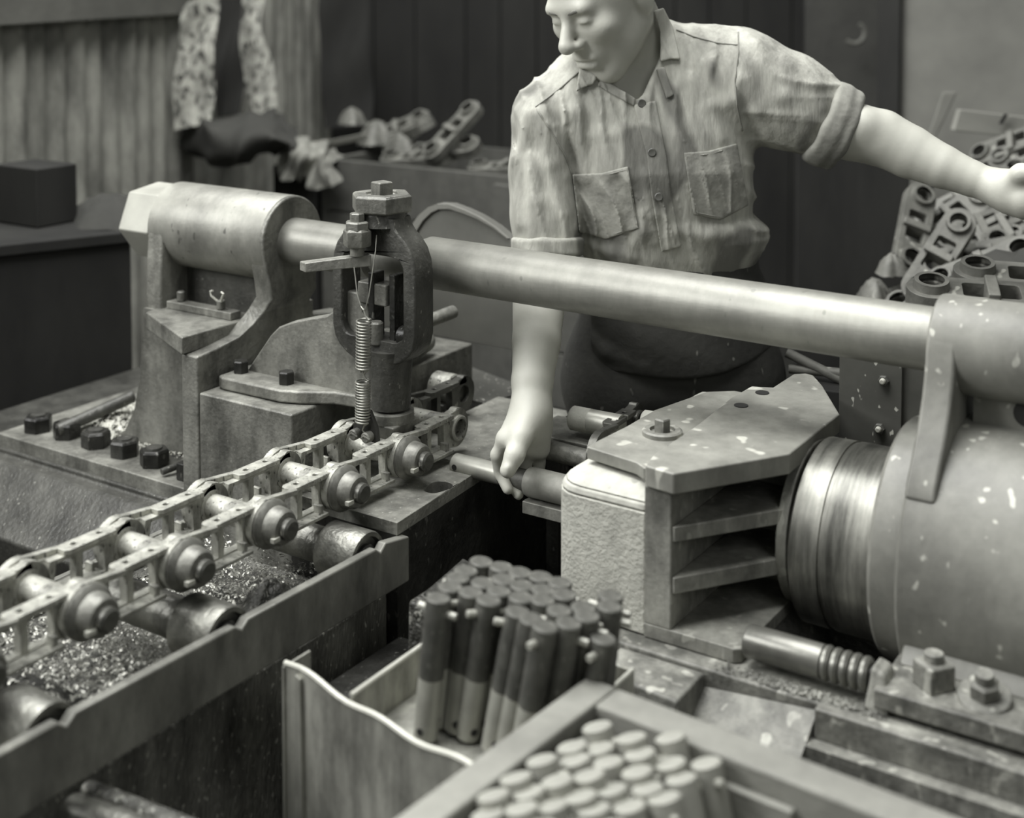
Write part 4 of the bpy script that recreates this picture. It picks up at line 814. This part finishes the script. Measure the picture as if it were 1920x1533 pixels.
# ================================================================== WORKER (signed distance fields -> one continuous mesh per piece)
def V3(*a): return np.array(a, float)
def smin(a, b, k):
    h = np.clip(.5+.5*(b-a)/k, 0, 1); return b+(a-b)*h-k*h*(1-h)
def smax(a, b, k): return -smin(-a, -b, k)
def cone(P, a, b, ra, rb):
    a = np.asarray(a, float); b = np.asarray(b, float); ab = b-a; t = np.clip(((P-a)@ab)/(ab@ab), 0, 1)
    return np.linalg.norm(P-a-t[:, None]*ab, axis=1)-(ra+(rb-ra)*t)
def chain_sdf(P, pts, rad, k=.012):
    d = None
    for i in range(len(pts)-1):
        c = cone(P, pts[i], pts[i+1], rad[i], rad[i+1]); d = c if d is None else smin(d, c, k)
    return d
def ell(P, c, ax, r):
    q = (P-np.asarray(c))@np.asarray(ax).T; r = np.asarray(r, float)
    k0 = np.linalg.norm(q/r, axis=1); k1 = np.linalg.norm(q/(r*r), axis=1)+1e-9; return k0*(k0-1)/k1
def poly_sd(X, Y, poly):
    n = len(poly); d = np.full(X.shape, 1e9); s = np.ones(X.shape)
    for i in range(n):
        ax_, ay = poly[i]; bx_, by = poly[i-1]; ex, ey = bx_-ax_, by-ay; wx, wy = X-ax_, Y-ay
        t = np.clip((wx*ex+wy*ey)/(ex*ex+ey*ey), 0, 1); d = np.minimum(d, (wx-ex*t)**2+(wy-ey*t)**2)
        c1 = Y >= ay; c2 = Y < by; c3 = ex*wy > ey*wx
        s = np.where((c1 & c2 & c3) | (~c1 & ~c2 & ~c3), -s, s)
    return s*np.sqrt(d)
DT = 2.48
def prism_sd(P, poly):
    "outline of a garment piece, given in photo pixels, as a distance in metres at the worker's depth"
    q = P-CAMP; D = q@FV; X = 960+FPX*(q@RV)/D; Y = 83-FPX*(q@UV)/D
    return poly_sd(X, Y, poly)*2.36/FPX
def nets(fn, lo, hi, h, margin=2.0):
    lo = np.asarray(lo, float); n = np.ceil((np.asarray(hi)-lo)/h).astype(int)+1; B = 8; nb = -(-n//B); n = nb*B
    bc = np.stack(np.meshgrid(*[np.arange(q) for q in nb], indexing='ij'), -1).reshape(-1, 3)
    dc = fn(lo+(bc*B+(B-1)/2)*h); act = np.abs(dc) < B*h*.87*margin*.75+.012
    V = np.where(dc < 0, -1., 1.).astype(np.float32).reshape(nb)
    V = np.repeat(np.repeat(np.repeat(V, B, 0), B, 1), B, 2)
    off = np.stack(np.meshgrid(*[np.arange(B)]*3, indexing='ij'), -1).reshape(-1, 3)
    A = bc[act]
    for s0 in range(0, len(A), 2500):
        a = A[s0:s0+2500]; idx = (a[:, None, :]*B+off[None]).reshape(-1, 3)
        V[idx[:, 0], idx[:, 1], idx[:, 2]] = fn(lo+idx*h)
    V[0] = V[-1] = 1; V[:, 0] = V[:, -1] = 1; V[:, :, 0] = V[:, :, -1] = 1
    S = V < 0; m = [k-1 for k in V.shape]
    cnt = np.zeros(m, np.int8)
    for i in (0, 1):
        for j in (0, 1):
            for k in (0, 1): cnt += S[i:m[0]+i, j:m[1]+j, k:m[2]+k]
    cells = np.argwhere((cnt > 0) & (cnt < 8)); vid = np.full(m, -1, np.int64); vid[tuple(cells.T)] = np.arange(len(cells))
    acc = np.zeros((len(cells), 3)); num = np.zeros(len(cells))
    cor = [(i, j, k) for i in (0, 1) for j in (0, 1) for k in (0, 1)]
    cv = {c: V[cells[:, 0]+c[0], cells[:, 1]+c[1], cells[:, 2]+c[2]] for c in cor}
    for c in cor:
        for ax in range(3):
            if c[ax] == 0:
                e = list(c); e[ax] = 1; v0, v1 = cv[c], cv[tuple(e)]; x = (v0 < 0) != (v1 < 0)
                t = np.where(x, v0/np.where(x, v0-v1, 1), 0); p = np.tile(np.array(c, float), (len(cells), 1)); p[:, ax] += t
                acc += p*x[:, None]; num += x
    pos = lo+(cells+acc/num[:, None])*h
    F = []
    for ax in range(3):
        sl0 = [slice(0, k) for k in m]; sl1 = [slice(0, k) for k in m]; sl1[ax] = slice(1, m[ax]+1)
        a, b = S[tuple(sl0)], S[tuple(sl1)]; E = np.argwhere(a != b)
        o1, o2 = [q for q in range(3) if q != ax]
        E = E[(E[:, o1] > 0) & (E[:, o2] > 0)]
        def id_(d1, d2): q = E.copy(); q[:, o1] -= d1; q[:, o2] -= d2; return vid[tuple(q.T)]
        qd = np.stack([id_(0, 0), id_(1, 0), id_(1, 1), id_(0, 1)], 1); neg = a[tuple(E.T)]
        if ax == 1: neg = ~neg
        F.append(np.where(neg[:, None], qd, qd[:, ::-1]))
    F = np.concatenate(F); F = F[(F >= 0).all(1)]
    return pos, F
def sdf_obj(name, fn, lo, hi, h, m, parent, origin):
    p, F = nets(fn, lo, hi, h); me = bpy.data.meshes.new(name); me.from_pydata((p-np.asarray(origin)).tolist(), [], F.tolist())
    me.polygons.foreach_set('use_smooth', [True]*len(me.polygons)); me.materials.append(M[m])
    bm = bmesh.new(); bm.from_mesh(me); bmesh.ops.recalc_face_normals(bm, faces=bm.faces); bm.to_mesh(me); bm.free()
    o = bpy.data.objects.new(name, me); COL.objects.link(o)
    if parent is not None: o.parent = parent
    s_ = o.modifiers.new('smooth', 'SMOOTH'); s_.factor = .5; s_.iterations = 2
    return o

K = lambda px, py, d: site(px, py, d=d)
# joints
SR, ER, WR = K(1022, 228, 2.45), K(1024, 468, 2.42), K(996, 770, 2.245)
SL, EL, WL = K(1395, 160, 2.47), K(1598, 246, 2.42), K(1868, 351, 2.33)
NB = K(1212, 130, 2.50)
# head frame
def comb(r, u, t): return RV*r+ZV*u-FH*t
hf = comb(-.66, -.47, .58); hf /= np.linalg.norm(hf)
hu = comb(-.36, .84, .24); hu -= hf*(hu@hf); hu /= np.linalg.norm(hu); hl = np.cross(hu, hf)
HC = K(1132, -8, 2.41); HAX = np.array([hl, hf, hu])
def H(l, f, u): return HC+hl*l+hf*f+hu*u
# torso stack: photo y, left x, right x, half depth
TS = np.array([(60, 1095, 1370, .075), (110, 1052, 1402, .092), (170, 1025, 1415, .106), (240, 1030, 1413, .118), (320, 1052, 1410, .124), (400, 1072, 1413, .125), (425, 1076, 1438, .125), (442, 1080, 1446, .124), (470, 1086, 1434, .120), (500, 1098, 1420, .112), (560, 1090, 1440, .116), (640, 1075, 1462, .122), (720, 1066, 1474, .126), (900, 1062, 1480, .13)], float)
TZ = 1.6-(TS[:, 0]+50)/FPX*DT
TL = (TS[:, 1]-960)/FPX*DT; TR = (TS[:, 2]-960)/FPX*DT
def stack(P, shrink=0., dd=0.):
    z = P[:, 2]; o = np.argsort(TZ); L = np.interp(z, TZ[o], TL[o])+shrink; R_ = np.interp(z, TZ[o], TR[o])-shrink; hd = np.interp(z, TZ[o], TS[o, 3])-shrink
    r = P@RV; dp = P@FH; c = (L+R_)/2; w_ = (R_-L)/2; dc = 2.49+dd+np.interp(z, [.8, 1.25, 1.5], [.03, -.02, .01])
    q = (np.abs((r-c)/w_)**2.3+np.abs((dp-dc)/hd)**2.3)**(1/2.3)
    return (q-1)*np.minimum(w_, hd)*.9
armL_pts = [SL, K(1500, 205, 2.46), EL, K(1652, 258, 2.41), K(1705, 284, 2.395), K(1765, 311, 2.37), K(1822, 334, 2.35), WL]
armL_rad = [.046, .046, .0525, .0505, .0470, .0385, .0315, .0280]
armR_pts = [SR, ER, K(1012, 545, 2.38), K(1006, 640, 2.32), K(998, 715, 2.27), WR]
armR_rad = [.040, .038, .0475, .041, .0345, .032]
def hand_right(P):
    d = chain_sdf(P, [WR, K(985, 800, 2.232)], [.0335, .032])
    for (a, b, ra, rb) in ((K(985, 790, 2.235), K(950, 822, 2.205), .026, .018), (K(990, 795, 2.245), K(960, 830, 2.225), .026, .018), (K(997, 800, 2.25), K(990, 836, 2.245), .027, .019), (K(1008, 800, 2.255), K(1012, 840, 2.258), .024, .018)):
        d = smin(d, cone(P, a, b, ra, rb), .016)
    fing = [([K(950, 820, 2.205), K(933, 852, 2.212), K(938, 885, 2.222), K(952, 916, 2.208)], [.0135, .0118, .0105, .009]),
            ([K(960, 830, 2.225), K(950, 862, 2.236), K(955, 898, 2.238), K(972, 926, 2.212)], [.0135, .012, .0105, .009]),
            ([K(990, 836, 2.245), K(984, 868, 2.258), K(986, 898, 2.252), K(996, 924, 2.222)], [.013, .0115, .010, .009]),
            ([K(1012, 840, 2.258), K(1011, 866, 2.270), K(1011, 890, 2.262), K(1016, 912, 2.240)], [.0115, .0105, .009, .0082])]
    for pts, rad in fing: d = smin(d, chain_sdf(P, pts, rad, .004), .006)
    th = chain_sdf(P, [K(990, 788, 2.218), K(976, 818, 2.190), K(965, 852, 2.169), K(952, 881, 2.161)], [.023, .0185, .0152, .0128], .008)
    d = smin(d, th, .012)
    n = cone(P, K(952, 876, 2.153), K(949, 886, 2.153), .0065, .0055)   # thumb nail bed
    return smin(d, n, .003)
def hand_left(P):
    a = K(1905, 362, 2.30); d = chain_sdf(P, [WL, K(1892, 358, 2.315), K(1925, 372, 2.29)], [.0285, .034, .036], .02)
    base = [K(1935, 350, 2.28), K(1942, 366, 2.275), K(1946, 384, 2.275), K(1946, 402, 2.28)]
    for i, b in enumerate(base):
        e = comb(.030, -.004*i, .012); g = comb(.036, -.022, -.006); k = comb(.014, -.030, -.020)
        d = smin(d, chain_sdf(P, [b, b+e, b+g, b+k], [.0125, .0115, .0105, .009], .004), .008)
    d = smin(d, chain_sdf(P, [K(1890, 345, 2.30), K(1915, 325, 2.27), K(1940, 322, 2.255), K(1960, 330, 2.25)], [.021, .0165, .0135, .0115], .008), .012)
    return d
def head(P0):
    P = HC+(P0-HC)/1.08
    d = ell(P, H(0, -.012, .035), HAX, (.080, .099, .088))
    d = smin(d, ell(P, H(0, .028, -.028), HAX, (.065, .066, .083)), .03)
    for s in (-1, 1):
        d = smin(d, cone(P, H(s*.056, -.008, -.050), H(s*.022, .058, -.102), .017, .017), .03)
        d = smin(d, ell(P, H(s*.042, .064, -.022), HAX, (.024, .020, .020)), .018)
        d = smin(d, ell(P, H(s*.076, -.012, -.008), HAX, (.010, .020, .033)), .006)
    d = smin(d, cone(P, H(-.012, .064, -.106), H(.012, .064, -.106), .018, .018), .02)
    d = smin(d, cone(P, H(-.036, .080, .020), H(.036, .080, .020), .0125, .0125), .016)
    for s in (-1, 1):
        d = smax(d, -ell(P, H(s*.031, .100, .001), HAX, (.021, .015, .012)), .012)
        e = ell(P, H(s*.031, .079, -.001), HAX, (.0155, .0135, .0125)); d = smin(d, e, .003)
        d = smax(d, -cone(P, H(s*.017, .0945, -.007), H(s*.046, .088, -.006), .0032, .0032), .003); d = smax(d, -cone(P, H(s*.018, .096, .008), H(s*.044, .090, .009), .003, .003), .006)
    d = smin(d, cone(P, H(0, .086, .010), H(0, .114, -.028), .0080, .0118), .010)
    d = smin(d, ell(P, H(0, .113, -.033), HAX, (.0145, .0135, .0115)), .006)
    for s in (-1, 1): d = smin(d, ell(P, H(s*.013, .099, -.036), HAX, (.0085, .011, .008)), .005)
    d = smin(d, ell(P, H(0, .078, -.066), HAX, (.030, .018, .022)), .015)
    d = smin(d, cone(P, H(-.020, .090, -.066), H(.020, .090, -.066), .0055, .0055), .006)
    d = smin(d, cone(P, H(-.017, .090, -.079), H(.017, .090, -.079), .0062, .0062), .006)
    d = smax(d, -cone(P, H(-.023, .094, -.0722), H(.023, .094, -.0722), .0028, .0028), .004)
    d = d*1.08
    return smin(d, cone(P0, H(0, -.03, -.06), NB, .058, .064), .022)
def skin_fn(P):
    d = smax(stack(P, .028), P[:, 2]-1.455, .03)
    d = np.maximum(d, .62-P[:, 2])
    d = smin(d, cone(P, NB, SL, .054, .044), .04); d = smin(d, cone(P, NB, SR, .054, .036), .04)
    d = smin(d, chain_sdf(P, armL_pts, armL_rad, .004), .03)
    # elbow point and forearm muscle of the outstretched arm
    d = smin(d, ell(P, K(1618, 232, 2.385), np.array([RV, FH, ZV]), (.020, .018, .018)), .03)
    d = smin(d, cone(P, SR, ER, armR_rad[0], armR_rad[1]), .03); d = smin(d, chain_sdf(P, armR_pts, armR_rad, .006), .004)
    d = smin(d, hand_right(P), .014); d = smin(d, hand_left(P), .014)
    return smin(d, head(P), .014)
FOOT = np.array([HC[0]-.05, HC[1]+.10, 0.]); fo = (FOOT*1).tolist(); fo = site(1262, 640, d=2.56); fo = np.array([fo[0], fo[1], 0.])
man = thing('person', tuple(fo), 'man in stained work shirt and dark apron, holding a pin, other arm stretched out', 'person')
allp = np.array([SR, ER, WR, SL, EL, WL, HC, K(1985, 420, 2.25), K(900, 950, 2.2)])
def bounds(pts, pad):
    p = np.array(pts); return p.min(0)-pad, p.max(0)+pad
lo, hi = bounds([SR, ER, K(915, 945, 2.15), K(1000, 900, 2.3), SL, EL, K(1985, 330, 2.2), K(1985, 420, 2.2), HC+V3(0, 0, .13), H(0, .12, 0), K(1262, 300, 2.35), K(1262, 300, 2.64), V3(HC[0], HC[1], .62)], .03)
body = sdf_obj('body', skin_fn, lo, hi, .0034, 'skin', man, fo)

# ---- clothes
slL = [K(1395, 150, 2.47), K(1480, 190, 2.46), K(1560, 232, 2.44)]
slR = [K(1030, 222, 2.46), K(1016, 320, 2.45), K(1022, 400, 2.44), K(1026, 470, 2.425)]
def shirt_raw(P):
    d = smax(stack(P, 0), P[:, 2]-1.50, .03)
    d = smin(d, cone(P, NB+ZV*.005, SL+ZV*.022, .070, .064), .05); d = smin(d, cone(P, NB, SR+ZV*.008, .068, .060), .05)
    d = smin(d, chain_sdf(P, slL, [.088, .082, .066], .03), .03)
    d = smin(d, chain_sdf(P, slR, [.062, .054, .057, .058], .03), .018)
    return d
def ridge(path, r): return ([K(*q) for q in path], r)
def surf(px, py, fn, d0=2.15, d1=2.75, n=240):
    r = site(px, py, d=1.)-CAMP; t = np.linspace(d0, d1, n); v = fn(CAMP+t[:, None]*r); i = int(np.argmax(v < 0))
    return CAMP+r*t[i] if v[i] < 0 else CAMP+r*2.4
fold_px = [((1072, 150), (1078, 210), (1100, 330), .010), ((1112, 190), (1128, 250), (1150, 320), .009), ((1142, 190), (1160, 250), (1185, 330), .009), ((990, 215), (976, 300), (980, 420), .011), ((1012, 215), (1030, 310), (1058, 400), .010), ((1000, 300), (1006, 380), (1000, 445), .009), ((1040, 240), (1058, 330), (1076, 430), .009),
           ((1420, 85), (1470, 130), (1540, 200), .012), ((1425, 120), (1470, 180), (1520, 235), .011), ((1400, 150), (1425, 200), (1440, 250), .010), ((1330, 120), (1365, 190), (1385, 240), .010), ((1300, 150), (1330, 200), (1350, 260), .008), ((1160, 500), (1205, 430), (1215, 370), .010), ((1210, 330), (1224, 400), (1228, 450), .006), ((1270, 430), (1330, 440), (1420, 425), .010), ((1100, 450), (1150, 470), (1190, 480), .009), ((1470, 110), (1530, 160), (1570, 200), .009)]
folds = []
for a, b, c, r in fold_px: folds.append(([surf(a[0], a[1], shirt_raw), surf(b[0], b[1], shirt_raw), surf(c[0], c[1], shirt_raw)], r))
VN = [(1100, 60), (1128, 140), (1152, 158), (1192, 188), (1205, 178), (1236, 110), (1250, 20), (1230, -60), (1100, -60)]
def shirt_fn(P):
    d = shirt_raw(P)
    near = d < .05
    if near.any():
        Q = P[near]; e = d[near]
        for pts, r in folds: e = smin(e, chain_sdf(Q, [p+FH*r*.45 for p in pts], [r*.55, r, r*.5], .01), .016)
        r_ = Q@RV; z = Q[:, 2]
        wl = np.clip((r_-.395)/.04, 0, 1); armr = r_ < (1078-960)/FPX*2.45
        mod = .55+.45*np.sin(31*z+17*r_+2*np.sin(19*r_)); mod2 = .5+.5*np.sin(13*r_-23*z)
        w0 = 1.6*np.sin(9*z+7*r_)+.8*np.sin(27*z-11*r_); wr = np.clip(((1092-960)/FPX*2.45-r_)/.02, 0, 1)
        rf = lambda u, p: (1-np.abs(np.sin(u+w0)))**p
        A1 = rf(62*r_+13*z, 3)*(1-wl)*(1-wr)+rf(48*(z+.45*r_), 3)*wl+rf(85*r_+6*z, 3)*wr
        A2 = rf(95*r_+40*z, 4)*(1-wl)+rf(70*z+20*r_, 4)*wl
        e = e-.0055*A1*mod-.003*A2*mod2+.0005*np.sin(140*r_+30*z)
        front = (Q@FH < 2.50)
        v = np.where(front, prism_sd(Q, VN), 1.); e = smax(e, -v, .004)
        d = d.copy(); d[near] = e
    hemz = 1.6-(500+50)/FPX*DT+.012*np.sin((P@RV)*14)
    d = smax(d, hemz-P[:, 2], .012)
    # sleeve ends
    aL = (slL[2]-slL[1]); aL /= np.linalg.norm(aL); d = np.where(P@RV > slL[1]@RV, smax(d, (P-slL[2])@aL-.004, .006), d)
    aR = (slR[3]-slR[2]); aR /= np.linalg.norm(aR); d = np.where((P@RV < (1082-960)/FPX*2.43), smax(d, (P-slR[3])@aR-.004, .006), d)
    # neck clearance above the collar line
    return smax(d, -cone(P, H(0, -.03, -.06), NB, .060, .067), .003)
lo, hi = bounds([K(940, 200, 2.35), K(1640, 200, 2.6), K(1240, 0, 2.35), K(1240, 0, 2.7), K(1240, 520, 2.35), K(1240, 520, 2.68)], .04)
shirt = sdf_obj('shirt', shirt_fn, lo, hi, .0040, 'shirt', man, fo)
def shell(name, poly, t0, t1, m, h=.0021, px_pad=8, base=shirt_fn):
    xs_ = [q[0] for q in poly]; ys_ = [q[1] for q in poly]
    lo, hi = bounds([K(x, y, d) for x in (min(xs_)-px_pad, max(xs_)+px_pad) for y in (min(ys_)-px_pad, max(ys_)+px_pad) for d in (2.30, 2.46)], .005)
    def fn(P): d = base(P); return smax(np.maximum(d-t1, t0-d), np.maximum(prism_sd(P, poly), P@FH-2.52), .0015)
    return sdf_obj(name, fn, lo, hi, h, m, shirt, fo)
pk = shell('pocket', [(1073, 326), (1128, 324), (1178, 311), (1197, 428), (1136, 448), (1086, 434)], -.002, .0034, 'pocket')
pk2 = shell('pocket', [(1282, 286), (1330, 282), (1382, 268), (1404, 384), (1352, 412), (1300, 402)], -.002, .0034, 'pocket')
shell('placket', [(1188, 196), (1230, 188), (1250, 290), (1260, 370), (1278, 462), (1240, 472), (1222, 370), (1212, 290)], -.002, .0036, 'shirt')
def cone_collar(P): return smin(shirt_fn(P), cone(P, H(0, -.03, -.055), NB, .0665, .073), .01)
shell('collar', [(1226, 20), (1244, 14), (1262, 50), (1276, 112), (1258, 110), (1238, 116), (1238, 60)], .001, .0085, 'shirt', base=cone_collar)
shell('collar', [(1078, 92), (1092, 106), (1122, 140), (1112, 158), (1098, 162), (1080, 172), (1086, 130)], .001, .0085, 'shirt', base=cone_collar)
shell('collar_band', [(1124, 146), (1150, 158), (1192, 184), (1190, 200), (1150, 178), (1120, 160)], -.001, .004, 'pocket')
shell('loop_tab', [(1230, 128), (1246, 125), (1264, 178), (1250, 185)], -.002, .006, 'shirt')
for px, py in ((1203, 193), (1222, 285), (1235, 368)):
    p = surf(px, py, shirt_fn); q = p+comb(0, 0, .0042); ax = comb(-.1, .15, 1)
    obj('button', MB().lathe([(0, .0072), (.002, .0075), (.003, .0062), (.0022, .003)], q, ax, 18), 'button', shirt)
def seam(path, r=.0016):
    pts = []
    for i in range(len(path)-1):
        for k in range(6): s = k/6; pts.append((path[i][0]*(1-s)+path[i+1][0]*s, path[i][1]*(1-s)+path[i+1][1]*s))
    pts.append(path[-1]); P_ = [surf(a, b, shirt_fn)+comb(0, 0, .0016) for a, b in pts]
    obj('seam', MB().tube(P_, r, 6), 'seam', shirt, sharp=180)
seam([(1268, 55), (1300, 68), (1345, 80), (1384, 84)]); seam([(1384, 60), (1384, 100), (1378, 150), (1382, 200), (1392, 245)]); seam([(1128, 102), (1090, 130), (1050, 165), (1004, 200)]); seam([(1006, 204), (1030, 240), (1060, 290), (1074, 330)])
for pth in ([(1078, 331), (1128, 329), (1176, 317), (1192, 424), (1136, 442), (1091, 429), (1078, 331)], [(1287, 292), (1330, 288), (1378, 274), (1399, 381), (1351, 406), (1304, 397), (1287, 292)]):
    pts = []
    for i in range(len(pth)-1):
        for k in range(6): s = k/6; pts.append((pth[i][0]*(1-s)+pth[i+1][0]*s, pth[i][1]*(1-s)+pth[i+1][1]*s))
    obj('seam', MB().tube([surf(a, b, shirt_fn)+comb(0, 0, .0045) for a, b in pts], .0011, 5), 'seam', shirt, sharp=180)
# rolled cuffs
def ring(P, c, ax, R, r, hl_, e=1.):
    ax = ax/np.linalg.norm(ax); q = P-c; t = q@ax; rad = np.linalg.norm(q-t[:, None]*ax, axis=1)
    x = np.abs(rad-R)-.003; y = np.abs(t)-hl_; return np.minimum(np.maximum(x, y), 0)+np.sqrt(np.maximum(x, 0)**2+np.maximum(y, 0)**2)-r
cL = K(1568, 238, 2.435); aL = EL-SL; aL = aL/np.linalg.norm(aL); aL = aL+FH*.18-RV*.05
def cuffL(P): return smin(ring(P, cL, aL, .062, .011, .012), ring(P, cL-aL*.018, aL, .066, .010, .008), .006)+.0015*np.sin(P@V3(70, 50, 90))
lo, hi = bounds([cL], .10); sdf_obj('rolled_cuff', cuffL, lo, hi, .003, 'cuff', shirt, fo)
cR = K(1026, 462, 2.425); aR = ER-SR
def cuffR(P): return ring(P, cR, aR, .0565, .0065, .010)+.0012*np.sin(P@V3(90, 50, 120))
lo, hi = bounds([cR], .09); sdf_obj('rolled_cuff', cuffR, lo, hi, .003, 'shirt', shirt, fo)
# apron, trousers, boots
def apron_fn(P):
    d = stack(P, -.004)-.0; z = P[:, 2]; r = P@RV
    top = 1.6-(488+50)/FPX*DT; hem = 1.6-(690+50)/FPX*DT+.05*((r-.30)/.2)**2*np.where(r > .3, 1., .3)
    d = d+.003*np.sin(40*z+18*r)-.004*np.sin(22*r+9*z)
    d = smin(d, chain_sdf(P, AF, [.010, .013, .010], .01), .014)
    d = smax(d, z-top, .01); return smax(d, hem-z, .004)
def ap_raw(P): return stack(P, -.004)
AF = [p+FH*.012 for p in (surf(1098, 618, ap_raw), surf(1140, 660, ap_raw), surf(1215, 686, ap_raw))]
lo, hi = bounds([K(1040, 470, 2.3), K(1500, 470, 2.7), K(1040, 740, 2.3), K(1500, 740, 2.7)], .03)
sdf_obj('apron', apron_fn, lo, hi, .0045, 'apron', man, fo)
def leg(P, s):
    c = fo+RV*s*.10; return chain_sdf(P, [c+ZV*.84, c+ZV*.48-FH*.02, c+ZV*.09], [.098, .075, .062], .03)
def trou_fn(P):
    d = smax(smax(stack(P, .006), P[:, 2]-1.0, .01), .78-P[:, 2], .06); d = smin(d, leg(P, -1), .05); d = smin(d, leg(P, 1), .05)
    return smax(d, .06-P[:, 2], .01)
lo, hi = bounds([fo+RV*.28, fo-RV*.28, fo+FH*.2, fo-FH*.2, fo+ZV*.95, fo+ZV*.05], .03)
sdf_obj('trousers', trou_fn, lo, hi, .007, 'apron', man, fo)
for s in (-1, 1):
    c = fo+RV*s*.10
    def boot(P): return smax(smin(cone(P, c+ZV*.05+FH*.05, c+ZV*.045-FH*.16, .047, .043), cone(P, c+ZV*.05, c+ZV*.15, .05, .056), .02), .002-P[:, 2], .003)
    lo, hi = bounds([c+ZV*.17, c+FH*.12, c-FH*.22], .08); sdf_obj('boot', boot, lo, hi, .008, 'oily', man, fo)
# hair and eyebrows
def hair_fn(P):
    d = ell(P, H(0, -.016, .042), HAX, (.091, .111, .097)); q = (P-HC)@HAX.T
    line = .062-q[:, 2]-.6*(np.maximum(0, -q[:, 1]+.055)); side = q[:, 1]-.085
    return smax(d, line, .006)+.002*np.sin(q[:, 0]*260+q[:, 1]*60)
lo, hi = bounds([HC], .15); sdf_obj('hair', hair_fn, lo, hi, .004, 'hair', man, fo)
for s in (-1, 1):
    pts = [H(s*x*1.08, f*1.08, u*1.08) for x, f, u in ((.012, .0925, .017), (.028, .0925, .0215), (.046, .082, .019))]
    obj('eyebrow', MB().tube(pts, [.0035, .0045, .0025], 6), 'brow', man, sharp=180)
